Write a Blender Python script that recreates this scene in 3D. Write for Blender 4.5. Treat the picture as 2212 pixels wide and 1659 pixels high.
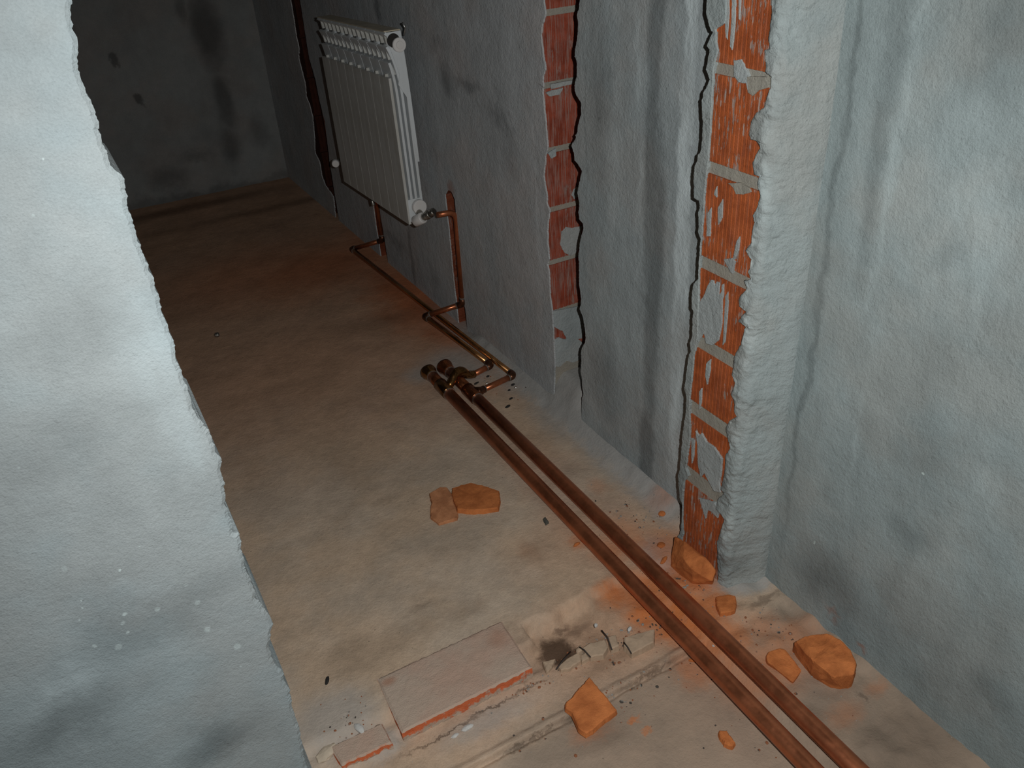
import bpy, bmesh, math, random
import numpy as np
from mathutils import Vector, Matrix, noise
from mathutils.geometry import delaunay_2d_cdt

for _o in list(bpy.data.objects):
    bpy.data.objects.remove(_o)
SC = bpy.context.scene
COL = SC.collection
random.seed(7)

# ------------------------------------------------------------------ camera, light, exposure
IW, IH, FPX, HC = 2212, 1659, 1789.0, 1.35
# rows: camera right, camera down, camera forward (world X right, Y into the room, Z up)
CR = Vector((0.8694621, -0.4905390, -0.0583712))
CD = Vector((-0.3020590, -0.4344156, -0.8485537))
CF = Vector((0.3908913, 0.7554168, -0.5258796))
CPOS = Vector((0, 0, HC))
cam_d = bpy.data.cameras.new('camera')
cam = bpy.data.objects.new('camera', cam_d)
COL.objects.link(cam)
cam_d.sensor_width = 36.0
cam_d.lens = FPX / IW * 36.0
cam_d.clip_start = 0.02
cam.matrix_world = Matrix(((CR.x, -CD.x, -CF.x, 0), (CR.y, -CD.y, -CF.y, 0), (CR.z, -CD.z, -CF.z, HC), (0, 0, 0, 1)))
SC.camera = cam

world = bpy.data.worlds.new('dark_basement')
SC.world = world
world.use_nodes = True
world.node_tree.nodes['Background'].inputs[0].default_value = (0.8, 0.9, 1.0, 1)
world.node_tree.nodes['Background'].inputs[1].default_value = 0.002

# the camera's own flash: right of and above the lens
fl_d = bpy.data.lights.new('camera_flash', 'SPOT')
fl_d.energy = 64
fl_d.color = (1.0, 1.0, 0.985)
fl_d.shadow_soft_size = 0.006
fl_d.spot_size = math.radians(118)
fl_d.spot_blend = 0.9
flash = bpy.data.objects.new('camera_flash', fl_d)
COL.objects.link(flash)
flash.matrix_world = Matrix.Translation(CR * 0.085 - CD * 0.035) @ cam.matrix_world

SC.cycles.max_bounces = 4
SC.cycles.diffuse_bounces = 2
SC.cycles.adaptive_threshold = 0.03
SC.cycles.glossy_bounces = 3
SC.cycles.transmission_bounces = 1
vs = SC.view_settings
vs.view_transform = 'Standard'
vs.look = 'None'
vs.exposure = 0.0
vs.gamma = 1.0
vs.use_curve_mapping = False

# ------------------------------------------------------------------ pixel -> place in the room
def ray(px, py):
    return CR * (px - IW / 2) + CD * (py - IH / 2) + CF * FPX
def fl(px, py, z=0.0):
    d = ray(px, py); return CPOS + d * ((z - HC) / d.z)
def onX(px, py, x):
    d = ray(px, py); return CPOS + d * (x / d.x)
def onY(px, py, y):
    d = ray(px, py); return CPOS + d * (y / d.y)

# the room's measures
XW = 1.0485        # right wall of the far room
XJ = 0.979         # door jamb plaster face
XC = 1.0716        # right wall on the near side of the doorway
YD = 0.93          # near face of the door wall
YB = 4.51          # back wall
HT = 2.62          # ceiling
ZS, ZN = -0.022, -0.032   # threshold strip and near floor levels

# ------------------------------------------------------------------ node helper
class NT:
    def __init__(s, name, rough=0.9, metallic=0.0, spec=0.25):
        s.m = bpy.data.materials.new(name); s.m.use_nodes = True
        s.t = s.m.node_tree; s.n = s.t.nodes; s.l = s.t.links
        s.b = s.n['Principled BSDF']
        s.b.inputs['Roughness'].default_value = rough
        s.b.inputs['Metallic'].default_value = metallic
        s.b.inputs['Specular IOR Level'].default_value = spec
        s.co = s.n.new('ShaderNodeTexCoord').outputs['Object']
    def lk(s, sock, v):
        if hasattr(v, 'links'): s.l.new(v, sock)
        elif isinstance(v, (tuple, list)) and len(v) == 3 and sock.type == 'RGBA': sock.default_value = (*v, 1)
        else: sock.default_value = v
    def math(s, op, a, b=0.0, c=0.0, clamp=False):
        n = s.n.new('ShaderNodeMath'); n.operation = op; n.use_clamp = clamp
        for i, v in enumerate((a, b, c)): s.lk(n.inputs[i], v)
        return n.outputs[0]
    def vmath(s, op, a, b=(0, 0, 0)):
        n = s.n.new('ShaderNodeVectorMath'); n.operation = op
        s.lk(n.inputs[0], a); s.lk(n.inputs[1], b)
        return n.outputs['Value'] if op in ('LENGTH', 'DISTANCE', 'DOT_PRODUCT') else n.outputs['Vector']
    def scale(s, v, k):
        return s.vmath('MULTIPLY', v, k)
    def noise(s, scale, detail=3, rough=0.55, vec=None, col=False, dist=0.0):
        n = s.n.new('ShaderNodeTexNoise')
        s.l.new(s.co if vec is None else vec, n.inputs['Vector'])
        n.inputs['Scale'].default_value = scale; n.inputs['Detail'].default_value = detail
        n.inputs['Roughness'].default_value = rough; n.inputs['Distortion'].default_value = dist
        return n.outputs['Color'] if col else n.outputs[0]
    def voro(s, scale, vec=None):
        n = s.n.new('ShaderNodeTexVoronoi')
        s.l.new(s.co if vec is None else vec, n.inputs['Vector'])
        n.inputs['Scale'].default_value = scale
        return n.outputs['Distance']
    def rng(s, v, a, b, lo=0.0, hi=1.0, smooth=True):
        n = s.n.new('ShaderNodeMapRange'); n.interpolation_type = 'SMOOTHSTEP' if smooth else 'LINEAR'
        s.lk(n.inputs[0], v)
        for i, x in enumerate((a, b, lo, hi)): n.inputs[i + 1].default_value = x
        return n.outputs[0]
    def mix(s, f, a, b, mode='MIX'):
        n = s.n.new('ShaderNodeMix'); n.data_type = 'RGBA'; n.blend_type = mode
        s.lk(n.inputs[0], f); s.lk(n.inputs[6], a); s.lk(n.inputs[7], b)
        return n.outputs[2]
    def blobs(s, vec, items):
        """soft-edged ellipses at true places on the surface: (centre, radii, strength, softness)"""
        out = None
        for c, r, k, soft in items:
            d = s.vmath('LENGTH', s.scale(s.vmath('SUBTRACT', vec, tuple(c)), tuple(1.0 / q for q in r)))
            v = s.rng(d, 1.0 - soft, 1.0 + soft * 0.3, k, 0.0)
            out = v if out is None else s.math('MAXIMUM', out, v)
        return out
    def bump(s, h, dist=0.002, strength=1.0, prev=None):
        n = s.n.new('ShaderNodeBump'); n.inputs['Strength'].default_value = strength
        n.inputs['Distance'].default_value = dist; s.lk(n.inputs['Height'], h)
        if prev is not None: s.l.new(prev, n.inputs['Normal'])
        return n.outputs[0]
    def done(s, col, nrm=None, rough=None):
        s.lk(s.b.inputs['Base Color'], col)
        if nrm is not None: s.l.new(nrm, s.b.inputs['Normal'])
        if rough is not None: s.lk(s.b.inputs['Roughness'], rough)
        return s.m

BIG = 50.0
def bx(px, py, ry, rz, k, soft=0.6, x=XW):       # a stain on a wall facing -X
    p = onX(px, py, x); return ((p.x, p.y, p.z), (BIG, ry, rz), k, soft)
def by(px, py, rx, rz, k, soft=0.6, y=YD):       # a stain on a wall facing -Y
    p = onY(px, py, y); return ((p.x, p.y, p.z), (rx, BIG, rz), k, soft)
def bf(px, py, rx, ry, k, soft=0.6, z=0.0):      # a stain or painted shade mark on the floor
    p = fl(px, py, z); return ((p.x, p.y, p.z), (rx, ry, BIG), k, soft)

# ------------------------------------------------------------------ materials
def plaster(name, base, dark=None, light=None, spots=None, dust=None, streak=0.5, seed=0.0, grain=1.0, lumpy=1.0):
    t = NT(name, 0.92, 0, 0.15)
    v = t.vmath('ADD', t.co, (seed, seed * 1.7, seed * 0.6))
    big = t.noise(2.3, 4, 0.6, v)
    st = t.noise(1.0, 3, 0.5, t.scale(v, (9, 9, 1.3)))
    st2 = t.noise(1.0, 3, 0.55, t.scale(v, (26, 26, 6.0)))
    mid = t.noise(14, 5, 0.65, v)
    fine = t.noise(420, 2, 0.6, v)
    k = t.math('MULTIPLY_ADD', t.math('SUBTRACT', big, 0.5), 0.55, 1.0)
    k = t.math('MULTIPLY_ADD', t.math('SUBTRACT', st, 0.5), 1.0 * streak, k)
    k = t.math('MULTIPLY_ADD', t.math('SUBTRACT', st2, 0.5), 0.30 * streak, k)
    k = t.math('MULTIPLY_ADD', t.math('SUBTRACT', mid, 0.5), 0.42, k)
    k = t.math('MULTIPLY_ADD', t.math('SUBTRACT', fine, 0.5), 0.42 * grain, k)
    tint = t.mix(t.rng(t.noise(5, 3, 0.6, v), 0.4, 0.65), base, (base[0] * 1.05, base[1] * 0.98, base[2] * 0.95))
    cc = t.n.new('ShaderNodeCombineColor')
    for i in range(3): t.l.new(k, cc.inputs[i])
    col = t.mix(1.0, tint, cc.outputs[0], 'MULTIPLY')
    warp = t.vmath('ADD', t.co, t.scale(t.vmath('SUBTRACT', t.noise(9, 4, 0.65, col=True), (0.5, 0.5, 0.5)), (0.06, 0.06, 0.16)))
    if dark:
        col = t.mix(t.blobs(warp, dark), col, (0.3, 0.3, 0.3), 'MULTIPLY')
    if light:
        col = t.mix(t.math('MULTIPLY', t.blobs(warp, light), t.rng(st2, 0.3, 0.6, 0.35, 1.0)), col, (base[0] * 1.75, base[1] * 1.75, base[2] * 1.75))
    if dust:
        col = t.mix(t.math('MULTIPLY', t.blobs(warp, dust), t.rng(mid, 0.3, 0.6, 0.4, 1.0)), col, (0.36, 0.12, 0.05))
    if spots:
        w2 = t.vmath('ADD', t.co, t.scale(t.vmath('SUBTRACT', t.noise(150, 2, 0.5, col=True), (0.5, 0.5, 0.5)), (0.006, 0.006, 0.006)))
        col = t.mix(t.blobs(w2, spots), col, (base[0] * 2.2, base[1] * 2.2, base[2] * 2.1))
    h1 = t.math('ADD', t.math('MULTIPLY', fine, 0.6), t.math('MULTIPLY', t.noise(160, 3, 0.6, v), 0.9))
    n1 = t.bump(h1, 0.0014, 0.9)
    n2 = t.bump(t.math('ADD', t.noise(22, 4, 0.6, v), t.math('MULTIPLY', t.noise(70, 4, 0.65, v), 0.5)), 0.004 * lumpy, 0.75, n1)
    return t.done(col, n2)

GP = (0.305, 0.365, 0.370)
M_left = plaster('plaster_door_wall', (0.318, 0.380, 0.398), seed=1.3, streak=0.12, grain=0.8, lumpy=0.55,
    dark=[by(150, 1560, .10, .05, .45, .9), by(470, 1600, .07, .05, .55, .9), by(60, 980, .12, .05, .25, .9), by(330, 1330, .15, .06, .30, .9), by(230, 690, .1, .05, .18, .9)],
    light=[by(130, 1480, .05, .04, .35, .9), by(330, 760, .05, .10, .3, .9), by(395, 930, .03, .10, .3, .9)],
    spots=[by(px, py, r * .85, r * q * .85, k * .62, .45) for px, py, r, q, k in (
        (258, 1231, .0024, 1, .9), (269, 1327, .0040, .9, .7), (276, 1366, .0034, 1, .6), (340, 1317, .0045, 1.2, .4), (448, 1360, .0055, 1.3, .5),
        (257, 1397, .0058, 1.2, .35), (204, 1396, .004, 1, .4), (175, 1297, .002, 1, .7), (177, 1313, .002, 1, .7), (172, 1340, .002, .8, .6),
        (512, 1396, .006, 1.5, .4), (426, 1302, .005, 1.2, .3), (403, 1265, .004, 1, .2), (138, 1229, .0045, 1, .22), (93, 343, .0016, 1.2, .7), (265, 1346, .0034, 1, .35), (72, 465, .002, 1, .4), (40, 1010, .002, 1, .4), (300, 1180, .0018, 1, .4), (520, 1440, .002, 1.4, .4))])
M_near = plaster('plaster_near_wall', GP, seed=4.1, streak=0.5,
    dark=[bx(1815, 330, .010, .5, .40, .8, XC), bx(1745, 800, .008, .5, .38, .8, XC), bx(1895, 330, .02, .25, .38, .9, XC), bx(1940, 60, .03, .12, .38, .9, XC), bx(2060, 560, .035, .04, .35, .9, XC),
          bx(1790, 1250, .09, .10, .55, .9, XC), bx(1960, 1150, .06, .05, .22, .9, XC), bx(2180, 60, .06, .10, .4, .9, XC), bx(1720, 1350, .04, .04, .4, .9, XC), bx(2150, 1500, .06, .05, .3, .9, XC), bx(2000, 1000, .05, .07, .2, .9, XC)],
    light=[bx(1935, 330, .012, .35, .3, .8, XC), bx(2120, 560, .06, .12, .3, .9, XC), bx(1850, 950, .012, .10, .22, .8, XC), bx(1700, 700, .006, .3, .2, .8, XC), bx(2140, 1060, .03, .05, .25, .9, XC)],
    dust=[bx(1860, 1395, .012, .010, .5, .9, XC), bx(1800, 1330, .02, .012, .4, .9, XC)],
    spots=[bx(1994, 1023, .003, .003, .6, .3, XC), bx(1760, 1172, .003, .005, .5, .3, XC)])
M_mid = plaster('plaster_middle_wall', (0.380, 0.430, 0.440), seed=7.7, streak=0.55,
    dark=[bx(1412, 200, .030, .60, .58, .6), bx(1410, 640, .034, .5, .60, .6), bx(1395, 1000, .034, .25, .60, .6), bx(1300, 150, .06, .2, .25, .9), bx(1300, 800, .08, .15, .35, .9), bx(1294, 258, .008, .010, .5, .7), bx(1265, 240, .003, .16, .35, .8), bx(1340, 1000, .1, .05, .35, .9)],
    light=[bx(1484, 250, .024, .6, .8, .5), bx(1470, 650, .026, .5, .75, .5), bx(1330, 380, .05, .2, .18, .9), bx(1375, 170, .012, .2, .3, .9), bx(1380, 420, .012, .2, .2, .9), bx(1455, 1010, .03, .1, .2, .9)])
M_far = plaster('plaster_radiator_wall', (0.465, 0.490, 0.500), seed=2.2, streak=0.14,
    dark=[bx(965, 170, .06, .06, .55, .9), bx(1010, 190, .10, .03, .5, .9), bx(1080, 260, .10, .035, .4, .9), bx(815, 20, .035, .05, .6, .7), bx(945, 90, .08, .04, .3, .9), bx(890, 560, .025, .17, .5, .7), bx(940, 600, .05, .05, .3, .9),
          bx(1100, 600, .008, .008, .3, .8), bx(1100, 330, .05, .10, .25, .9), bx(1170, 186, .02, .004, .5, .6), bx(1210, 810, .05, .025, .5, .9), bx(850, 520, .2, .03, .35, .9)],
    light=[bx(1100, 120, .06, .12, .18, .9), bx(1010, 60, .10, .04, .15, .9), bx(1160, 450, .012, .3, .25, .9), bx(990, 560, .008, .15, .25, .8)],
    dust=[bx(975, 420, .03, .03, .5, .8), bx(985, 600, .03, .16, .35, .9), bx(818, 480, .03, .12, .4, .9)])
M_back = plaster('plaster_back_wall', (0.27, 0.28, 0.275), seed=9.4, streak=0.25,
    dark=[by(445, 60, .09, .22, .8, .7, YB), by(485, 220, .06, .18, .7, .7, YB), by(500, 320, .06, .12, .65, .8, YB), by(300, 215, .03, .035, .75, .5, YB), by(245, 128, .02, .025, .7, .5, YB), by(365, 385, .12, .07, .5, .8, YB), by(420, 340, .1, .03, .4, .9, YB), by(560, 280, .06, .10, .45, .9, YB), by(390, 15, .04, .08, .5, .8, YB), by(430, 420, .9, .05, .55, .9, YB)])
M_pier = plaster('plaster_pier', (0.33, 0.38, 0.38), seed=5.2, streak=0.5, lumpy=2.2,
    dark=[bx(1700, 200, .012, .4, .25, .8), bx(1620, 1000, .02, .12, .45, .9), bx(1600, 1180, .05, .06, .5, .9), bx(1670, 560, .012, .3, .35, .8)],
    light=[bx(1680, 120, .01, .3, .25, .8, XJ), bx(1640, 480, .012, .35, .3, .8, XJ), bx(1570, 1140, .008, .05, .3, .8, XJ)])
M_mortar = plaster('joint_mortar', (0.335, 0.325, 0.28), seed=3.0, streak=0.1)
M_smear = plaster('smeared_mortar', (0.37, 0.41, 0.41), seed=6.0, streak=0.5, lumpy=1.6)
M_ceil = plaster('bare_ceiling', (0.26, 0.26, 0.255), seed=8.0, streak=0.0)

def clay(name, base, smear=0.5, stripes=0.0, sc=1.0):
    t = NT(name, 0.9, 0, 0.2)
    info = t.n.new('ShaderNodeObjectInfo').outputs['Random']
    v = t.vmath('ADD', t.n.new('ShaderNodeNewGeometry').outputs['Position'], (0.3, 0.3, 0.3))
    a = t.noise(30 * sc, 4, 0.6, v)
    f = t.noise(500, 2, 0.6, v)
    st = t.noise(1.0, 4, 0.7, t.scale(v, (260, 260, 14)))
    st2 = t.noise(1.0, 4, 0.7, t.scale(v, (110, 110, 22)))
    lo = tuple(c * 0.72 for c in base); hi = (base[0] * 1.15, base[1] * 1.25, base[2] * 1.3)
    col = t.mix(t.rng(a, 0.3, 0.7), lo, hi)
    col = t.mix(t.math('MULTIPLY', f, 0.25), col, lo)
    if stripes:
        col = t.mix(t.math('MULTIPLY', t.rng(st, 0.45, 0.62), stripes), col, (0.38, 0.26, 0.22))
    if smear:
        sm = t.rng(t.math('MULTIPLY', t.rng(st2, 0.5, 0.64), t.rng(t.noise(9, 3, 0.6, v), 0.42, 0.62)), 0.15, 0.5)
        col = t.mix(t.math('MULTIPLY', sm, smear), col, (0.33, 0.30, 0.27))
    n = t.bump(t.math('ADD', t.noise(120, 3, 0.6, v), f), 0.0012, 0.8)
    return t.done(col, n)

M_brick2 = clay('orange_hollow_brick', (0.42, 0.098, 0.028), 0.75, 0.10)
M_brick1 = clay('red_hollow_brick', (0.34, 0.068, 0.035), 0.4, 0.6)
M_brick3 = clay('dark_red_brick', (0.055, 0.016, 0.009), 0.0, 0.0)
M_rubble = clay('broken_clay', (0.60, 0.185, 0.056), 0.0, 0.0)
M_rubble_pale = clay('broken_clay_dusty', (0.56, 0.23, 0.105), 0.0, 0.0)
M_chase = clay('cut_brick_chase', (0.22, 0.055, 0.025), 0.3, 0.0)

def mat_floor():
    t = NT('concrete_floor', 0.93, 0, 0.12)
    big = t.noise(1.7, 4, 0.6); mid = t.noise(8, 5, 0.65); sm = t.noise(45, 4, 0.7); fine = t.noise(380, 2, 0.6)
    base = t.mix(t.rng(t.noise(3.2, 4, 0.6), 0.38, 0.62), (0.575, 0.430, 0.305), (0.535, 0.430, 0.330))
    warp = t.vmath('ADD', t.co, t.scale(t.vmath('SUBTRACT', t.noise(6, 5, 0.7, col=True), (0.5, 0.5, 0.5)), (0.22, 0.22, 0)))
    warp2 = t.vmath('ADD', t.co, t.scale(t.vmath('SUBTRACT', t.noise(35, 4, 0.7, col=True), (0.5, 0.5, 0.5)), (0.05, 0.05, 0)))
    # red-brown dust over the far part of the room
    sep = t.n.new('ShaderNodeSeparateXYZ'); t.l.new(warp, sep.inputs[0])
    far = t.rng(sep.outputs[1], 1.5, 2.6, 0.0, 0.75)
    col = t.mix(far, base, (0.540, 0.310, 0.195))
    red = t.blobs(warp, [bf(900, 640, .22, .55, .9, .8), bf(700, 575, .5, .35, .75, .9), bf(985, 700, .16, .25, .85, .7), bf(820, 520, .3, .3, .6, .9), bf(560, 590, .5, .4, .5, .9)])
    col = t.mix(red, col, (0.50, 0.170, 0.072))
    lightred = t.blobs(warp, [bf(850, 850, .3, .3, .3, .9), bf(900, 760, .35, .15, .45, .9), bf(1180, 1010, .12, .2, .35, .9), bf(1330, 1390, .40, .16, .6, .9, ZS), bf(1520, 1540, .40, .22, .55, .9, ZN), bf(1080, 1500, .3, .12, .4, .9, ZS), bf(1300, 1150, .25, .2, .45, .9), bf(640, 800, .5, .4, .4, .9)])
    col = t.mix(lightred, col, (0.52, 0.300, 0.190))
    k = t.math('MULTIPLY_ADD', t.math('SUBTRACT', mid, 0.5), 0.75, 1.0)
    k = t.math('MULTIPLY_ADD', t.math('SUBTRACT', big, 0.5), 0.5, k)
    k = t.math('MULTIPLY_ADD', t.math('SUBTRACT', sm, 0.5), 0.40, k)
    k = t.math('MULTIPLY_ADD', t.math('SUBTRACT', fine, 0.5), 0.32, k)
    cc = t.n.new('ShaderNodeCombineColor')
    for i in range(3): t.l.new(k, cc.inputs[i])
    col = t.mix(1.0, col, cc.outputs[0], 'MULTIPLY')
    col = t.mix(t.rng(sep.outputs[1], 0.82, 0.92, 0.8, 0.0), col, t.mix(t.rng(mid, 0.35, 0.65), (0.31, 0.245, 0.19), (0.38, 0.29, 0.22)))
    # bare grey cement along the right wall, under the fittings and at the door
    w3 = t.n.new('ShaderNodeSeparateXYZ'); t.l.new(warp2, w3.inputs[0])
    edge = t.math('MULTIPLY', t.rng(w3.outputs[0], 0.965, 1.03), t.math('MULTIPLY', t.rng(w3.outputs[1], 2.2, 2.7, 1.0, 0.0), t.rng(w3.outputs[1], 1.1, 1.2)))
    cem = t.math('MAXIMUM', edge, t.blobs(warp2, [bf(1140, 800, .13, .22, .9, .6), bf(1000, 790, .16, .16, .75, .7), bf(1210, 900, .09, .18, .7, .7), bf(910, 810, .07, .07, .6, .8), bf(1430, 1195, .05, .07, .9, .5), bf(1620, 1262, .075, .05, .9, .5, ZN), bf(1570, 1275, .04, .04, .8, .5, ZN),
        bf(730, 1560, .10, .10, .6, .6), bf(820, 1600, .06, .04, .6, .6), bf(1050, 1560, .12, .03, .45, .8, ZS), bf(1500, 1330, .03, .03, .4, .8)]))
    col = t.mix(cem, col, t.mix(sm, (0.34, 0.335, 0.315), (0.45, 0.44, 0.42)))
    # thick orange brick dust
    dust = t.blobs(warp2, [bf(1400, 1275, .09, .09, .9, .7), bf(1490, 1320, .10, .09, 1, .65), bf(1560, 1390, .08, .08, .8, .7, ZN), bf(1450, 1190, .08, .10, .7, .8), bf(1640, 1460, .10, .09, .55, .8, ZN), bf(1540, 1300, .06, .05, .9, .7), bf(1700, 1400, .10, .06, .5, .8, ZN), bf(1330, 1275, .05, .05, .9, .8), bf(1395, 1310, .06, .06, 1, .8), bf(1450, 1345, .05, .06, .95, .8), bf(1500, 1300, .06, .07, .9, .8), bf(1545, 1340, .05, .05, .7, .8), bf(1580, 1400, .06, .07, .7, .9), bf(1640, 1370, .06, .06, .45, .9, ZN),
        bf(1490, 1240, .07, .09, .9, .8), bf(1320, 1190, .05, .06, .6, .9), bf(1360, 1150, .05, .08, .45, .9), bf(1250, 1170, .03, .03, .5, .8), bf(1500, 1450, .05, .05, .55, .8, ZN), bf(1660, 1430, .08, .05, .5, .9, ZN), bf(1530, 1420, .03, .04, .4, .8, ZN), bf(1280, 1575, .05, .03, .45, .8, ZN),
        bf(1370, 1556, .016, .010, .75, .6, ZN), bf(1395, 1577, .014, .007, .6, .6, ZN), bf(1290, 1050, .03, .04, .3, .9), bf(1435, 1085, .05, .05, .4, .9), bf(1385, 1170, .03, .05, .6, .8), bf(1470, 1345, .03, .02, 1, .6), bf(1890, 1500, .03, .02, .35, .9, ZN), bf(1820, 1560, .05, .03, .35, .9, ZN), bf(1140, 1190, .03, .04, .15, .9)])
    col = t.mix(t.math('MULTIPLY', dust, t.rng(sm, 0.25, 0.6, 0.8, 1.0)), col, (0.60, 0.205, 0.070))
    # dark marks, soot and spills; brick crevice shade painted in as thin lines
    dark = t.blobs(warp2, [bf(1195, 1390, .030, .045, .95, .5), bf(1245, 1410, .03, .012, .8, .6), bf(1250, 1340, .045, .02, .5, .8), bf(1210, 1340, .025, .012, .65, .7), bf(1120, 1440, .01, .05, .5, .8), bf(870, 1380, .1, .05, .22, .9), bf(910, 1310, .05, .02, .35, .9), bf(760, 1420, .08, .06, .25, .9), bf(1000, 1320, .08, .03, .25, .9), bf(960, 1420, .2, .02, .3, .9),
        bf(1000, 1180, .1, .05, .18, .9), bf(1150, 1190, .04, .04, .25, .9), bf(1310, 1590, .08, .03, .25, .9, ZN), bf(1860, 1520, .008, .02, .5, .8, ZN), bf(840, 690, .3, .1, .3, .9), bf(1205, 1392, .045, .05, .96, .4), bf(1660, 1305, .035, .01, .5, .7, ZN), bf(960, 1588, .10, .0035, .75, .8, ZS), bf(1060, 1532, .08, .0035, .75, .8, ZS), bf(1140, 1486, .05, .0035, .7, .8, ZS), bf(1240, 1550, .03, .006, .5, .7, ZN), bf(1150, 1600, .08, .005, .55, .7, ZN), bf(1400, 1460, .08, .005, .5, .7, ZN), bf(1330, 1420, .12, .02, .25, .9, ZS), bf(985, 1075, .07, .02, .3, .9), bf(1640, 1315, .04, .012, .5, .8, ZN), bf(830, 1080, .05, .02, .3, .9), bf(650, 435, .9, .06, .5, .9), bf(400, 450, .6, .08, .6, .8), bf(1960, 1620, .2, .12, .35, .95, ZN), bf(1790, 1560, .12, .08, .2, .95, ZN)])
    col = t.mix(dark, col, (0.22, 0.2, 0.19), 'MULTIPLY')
    # little flecks of lime and grit
    fk = t.math('MULTIPLY', t.rng(t.voro(60), 0.10, 0.05), t.rng(t.noise(11, 2), 0.56, 0.62))
    fkn = t.math('MULTIPLY', fk, t.rng(sep.outputs[1], 1.5, 1.2))
    col = t.mix(t.math('MULTIPLY', fkn, 0.6), col, (0.45, 0.44, 0.42))
    fd = t.math('MULTIPLY', t.rng(t.voro(46, t.vmath('ADD', t.co, (3, 5, 1))), 0.09, 0.05), t.rng(t.noise(7, 2), 0.52, 0.58))
    col = t.mix(t.math('MULTIPLY', fd, 0.6), col, (0.07, 0.06, 0.05))
    h = t.math('ADD', t.math('MULTIPLY', sm, 1.0), t.math('ADD', t.math('MULTIPLY', fine, 0.3), t.math('MULTIPLY', t.noise(140, 3, 0.6), 0.6)))
    n = t.bump(h, 0.0022, 0.8)
    n = t.bump(mid, 0.006, 0.5, n)
    return t.done(col, n)
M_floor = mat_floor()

def metal(name, base, rough=0.35, metallic=0.85, var=0.4, dull=None, bumpy=0.35):
    t = NT(name, rough, metallic, 0.4)
    v = t.n.new('ShaderNodeNewGeometry').outputs['Position']
    a = t.noise(18, 4, 0.65, v); b = t.noise(90, 3, 0.6, v)
    lo = dull or tuple(c * (1 - var) for c in base)
    col = t.mix(t.rng(t.math('ADD', t.math('MULTIPLY', a, 0.7), t.math('MULTIPLY', b, 0.3)), 0.36, 0.64), lo, base)
    return t.done(col, t.bump(b, 0.0004, bumpy), t.rng(a, 0.3, 0.7, rough * 0.8, rough * 1.3))
M_copper = metal('tarnished_copper', (0.60, 0.205, 0.095), 0.33, 0.80, 0.28)
M_copper_b = metal('bright_copper', (0.78, 0.38, 0.15), 0.20, 0.97, 0.25, bumpy=0.04)
M_fit = metal('brassy_fitting', (0.42, 0.21, 0.075), 0.22, 0.95, 0.6)
M_fit_red = metal('copper_fitting', (0.45, 0.15, 0.06), 0.26, 0.9, 0.5)
M_burnt = metal('heat_stained_elbow', (0.20, 0.085, 0.045), 0.35, 0.8, 0.6)
M_solder = metal('solder_silver', (0.75, 0.74, 0.70), 0.25, 0.95, 0.3)
M_dullsolder = metal('grey_flux_residue', (0.26, 0.22, 0.19), 0.6, 0.4, 0.4)
M_nickel = metal('grey_valve_metal', (0.40, 0.38, 0.34), 0.35, 0.85, 0.4)

def enamel(name, base, rough=0.35, dusty=0.3):
    t = NT(name, rough, 0, 0.5)
    a = t.noise(12, 4, 0.6); b = t.noise(1, 3, 0.6, t.scale(t.co, (40, 60, 3)))
    col = t.mix(t.math('MULTIPLY', t.rng(t.math('ADD', t.math('MULTIPLY', a, 0.5), t.math('MULTIPLY', b, 0.5)), 0.38, 0.62), dusty), base, (base[0] * 0.62, base[1] * 0.58, base[2] * 0.5))
    return t.done(col)
M_rad = enamel('white_radiator_enamel', (0.72, 0.76, 0.78), 0.32, 0.25)
M_radtop = enamel('dusty_radiator_top', (0.62, 0.55, 0.42), 0.4, 0.6)
M_radfront = enamel('grey_radiator_front', (0.60, 0.60, 0.57), 0.5, 0.4)  # greyer, rougher enamel for the front panels and webs
M_cap = enamel('white_plastic_cap', (0.78, 0.76, 0.74), 0.4, 0.1)
M_chrome = metal('steel_bracket', (0.6, 0.6, 0.58), 0.3, 0.9, 0.3)

def plain(name, c, rough=0.85):
    t = NT(name, rough, 0, 0.2)
    return t.done(t.mix(t.noise(60, 3), tuple(x * 0.7 for x in c), tuple(x * 1.2 for x in c)), t.bump(t.noise(200, 3), 0.001, 0.6))
M_charcoal = plain('dark_flake', (0.035, 0.032, 0.03))
M_green = plain('grey_green_chip', (0.10, 0.10, 0.085))
M_lime = plain('pale_pebble', (0.62, 0.61, 0.58))
M_beige = plain('beige_stone', (0.62, 0.52, 0.40))
M_tan = plain('tan_tile_shard', (0.50, 0.37, 0.26))
M_wire = plain('rusty_wire', (0.06, 0.05, 0.045))
M_old = None

# ------------------------------------------------------------------ mesh helpers
def link(name, me, mat=None, parent=None, **props):
    o = bpy.data.objects.new(name, me)
    COL.objects.link(o)
    if mat is not None and me is not None and not me.materials: me.materials.append(mat)
    if parent is not None: o.parent = parent
    for k, v in props.items(): o[k] = v
    return o
def mesh(name, verts, faces, smooth=False):
    me = bpy.data.meshes.new(name)
    me.from_pydata([tuple(v) for v in verts], [], faces)
    bm = bmesh.new(); bm.from_mesh(me)
    bmesh.ops.recalc_face_normals(bm, faces=bm.faces)
    bm.to_mesh(me); bm.free()
    if smooth:
        for p in me.polygons: p.use_smooth = True
    me.update()
    return me
def empty(name, loc=(0, 0, 0), **props):
    o = bpy.data.objects.new(name, None); COL.objects.link(o)
    o.empty_display_size = 0.05; o.location = loc
    for k, v in props.items(): o[k] = v
    return o
def box_vf(x0, x1, y0, y1, z0, z1):
    v = [(x, y, z) for x in (x0, x1) for y in (y0, y1) for z in (z0, z1)]
    f = [(0, 1, 3, 2), (4, 6, 7, 5), (0, 4, 5, 1), (2, 3, 7, 6), (0, 2, 6, 4), (1, 5, 7, 3)]
    return v, f
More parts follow.
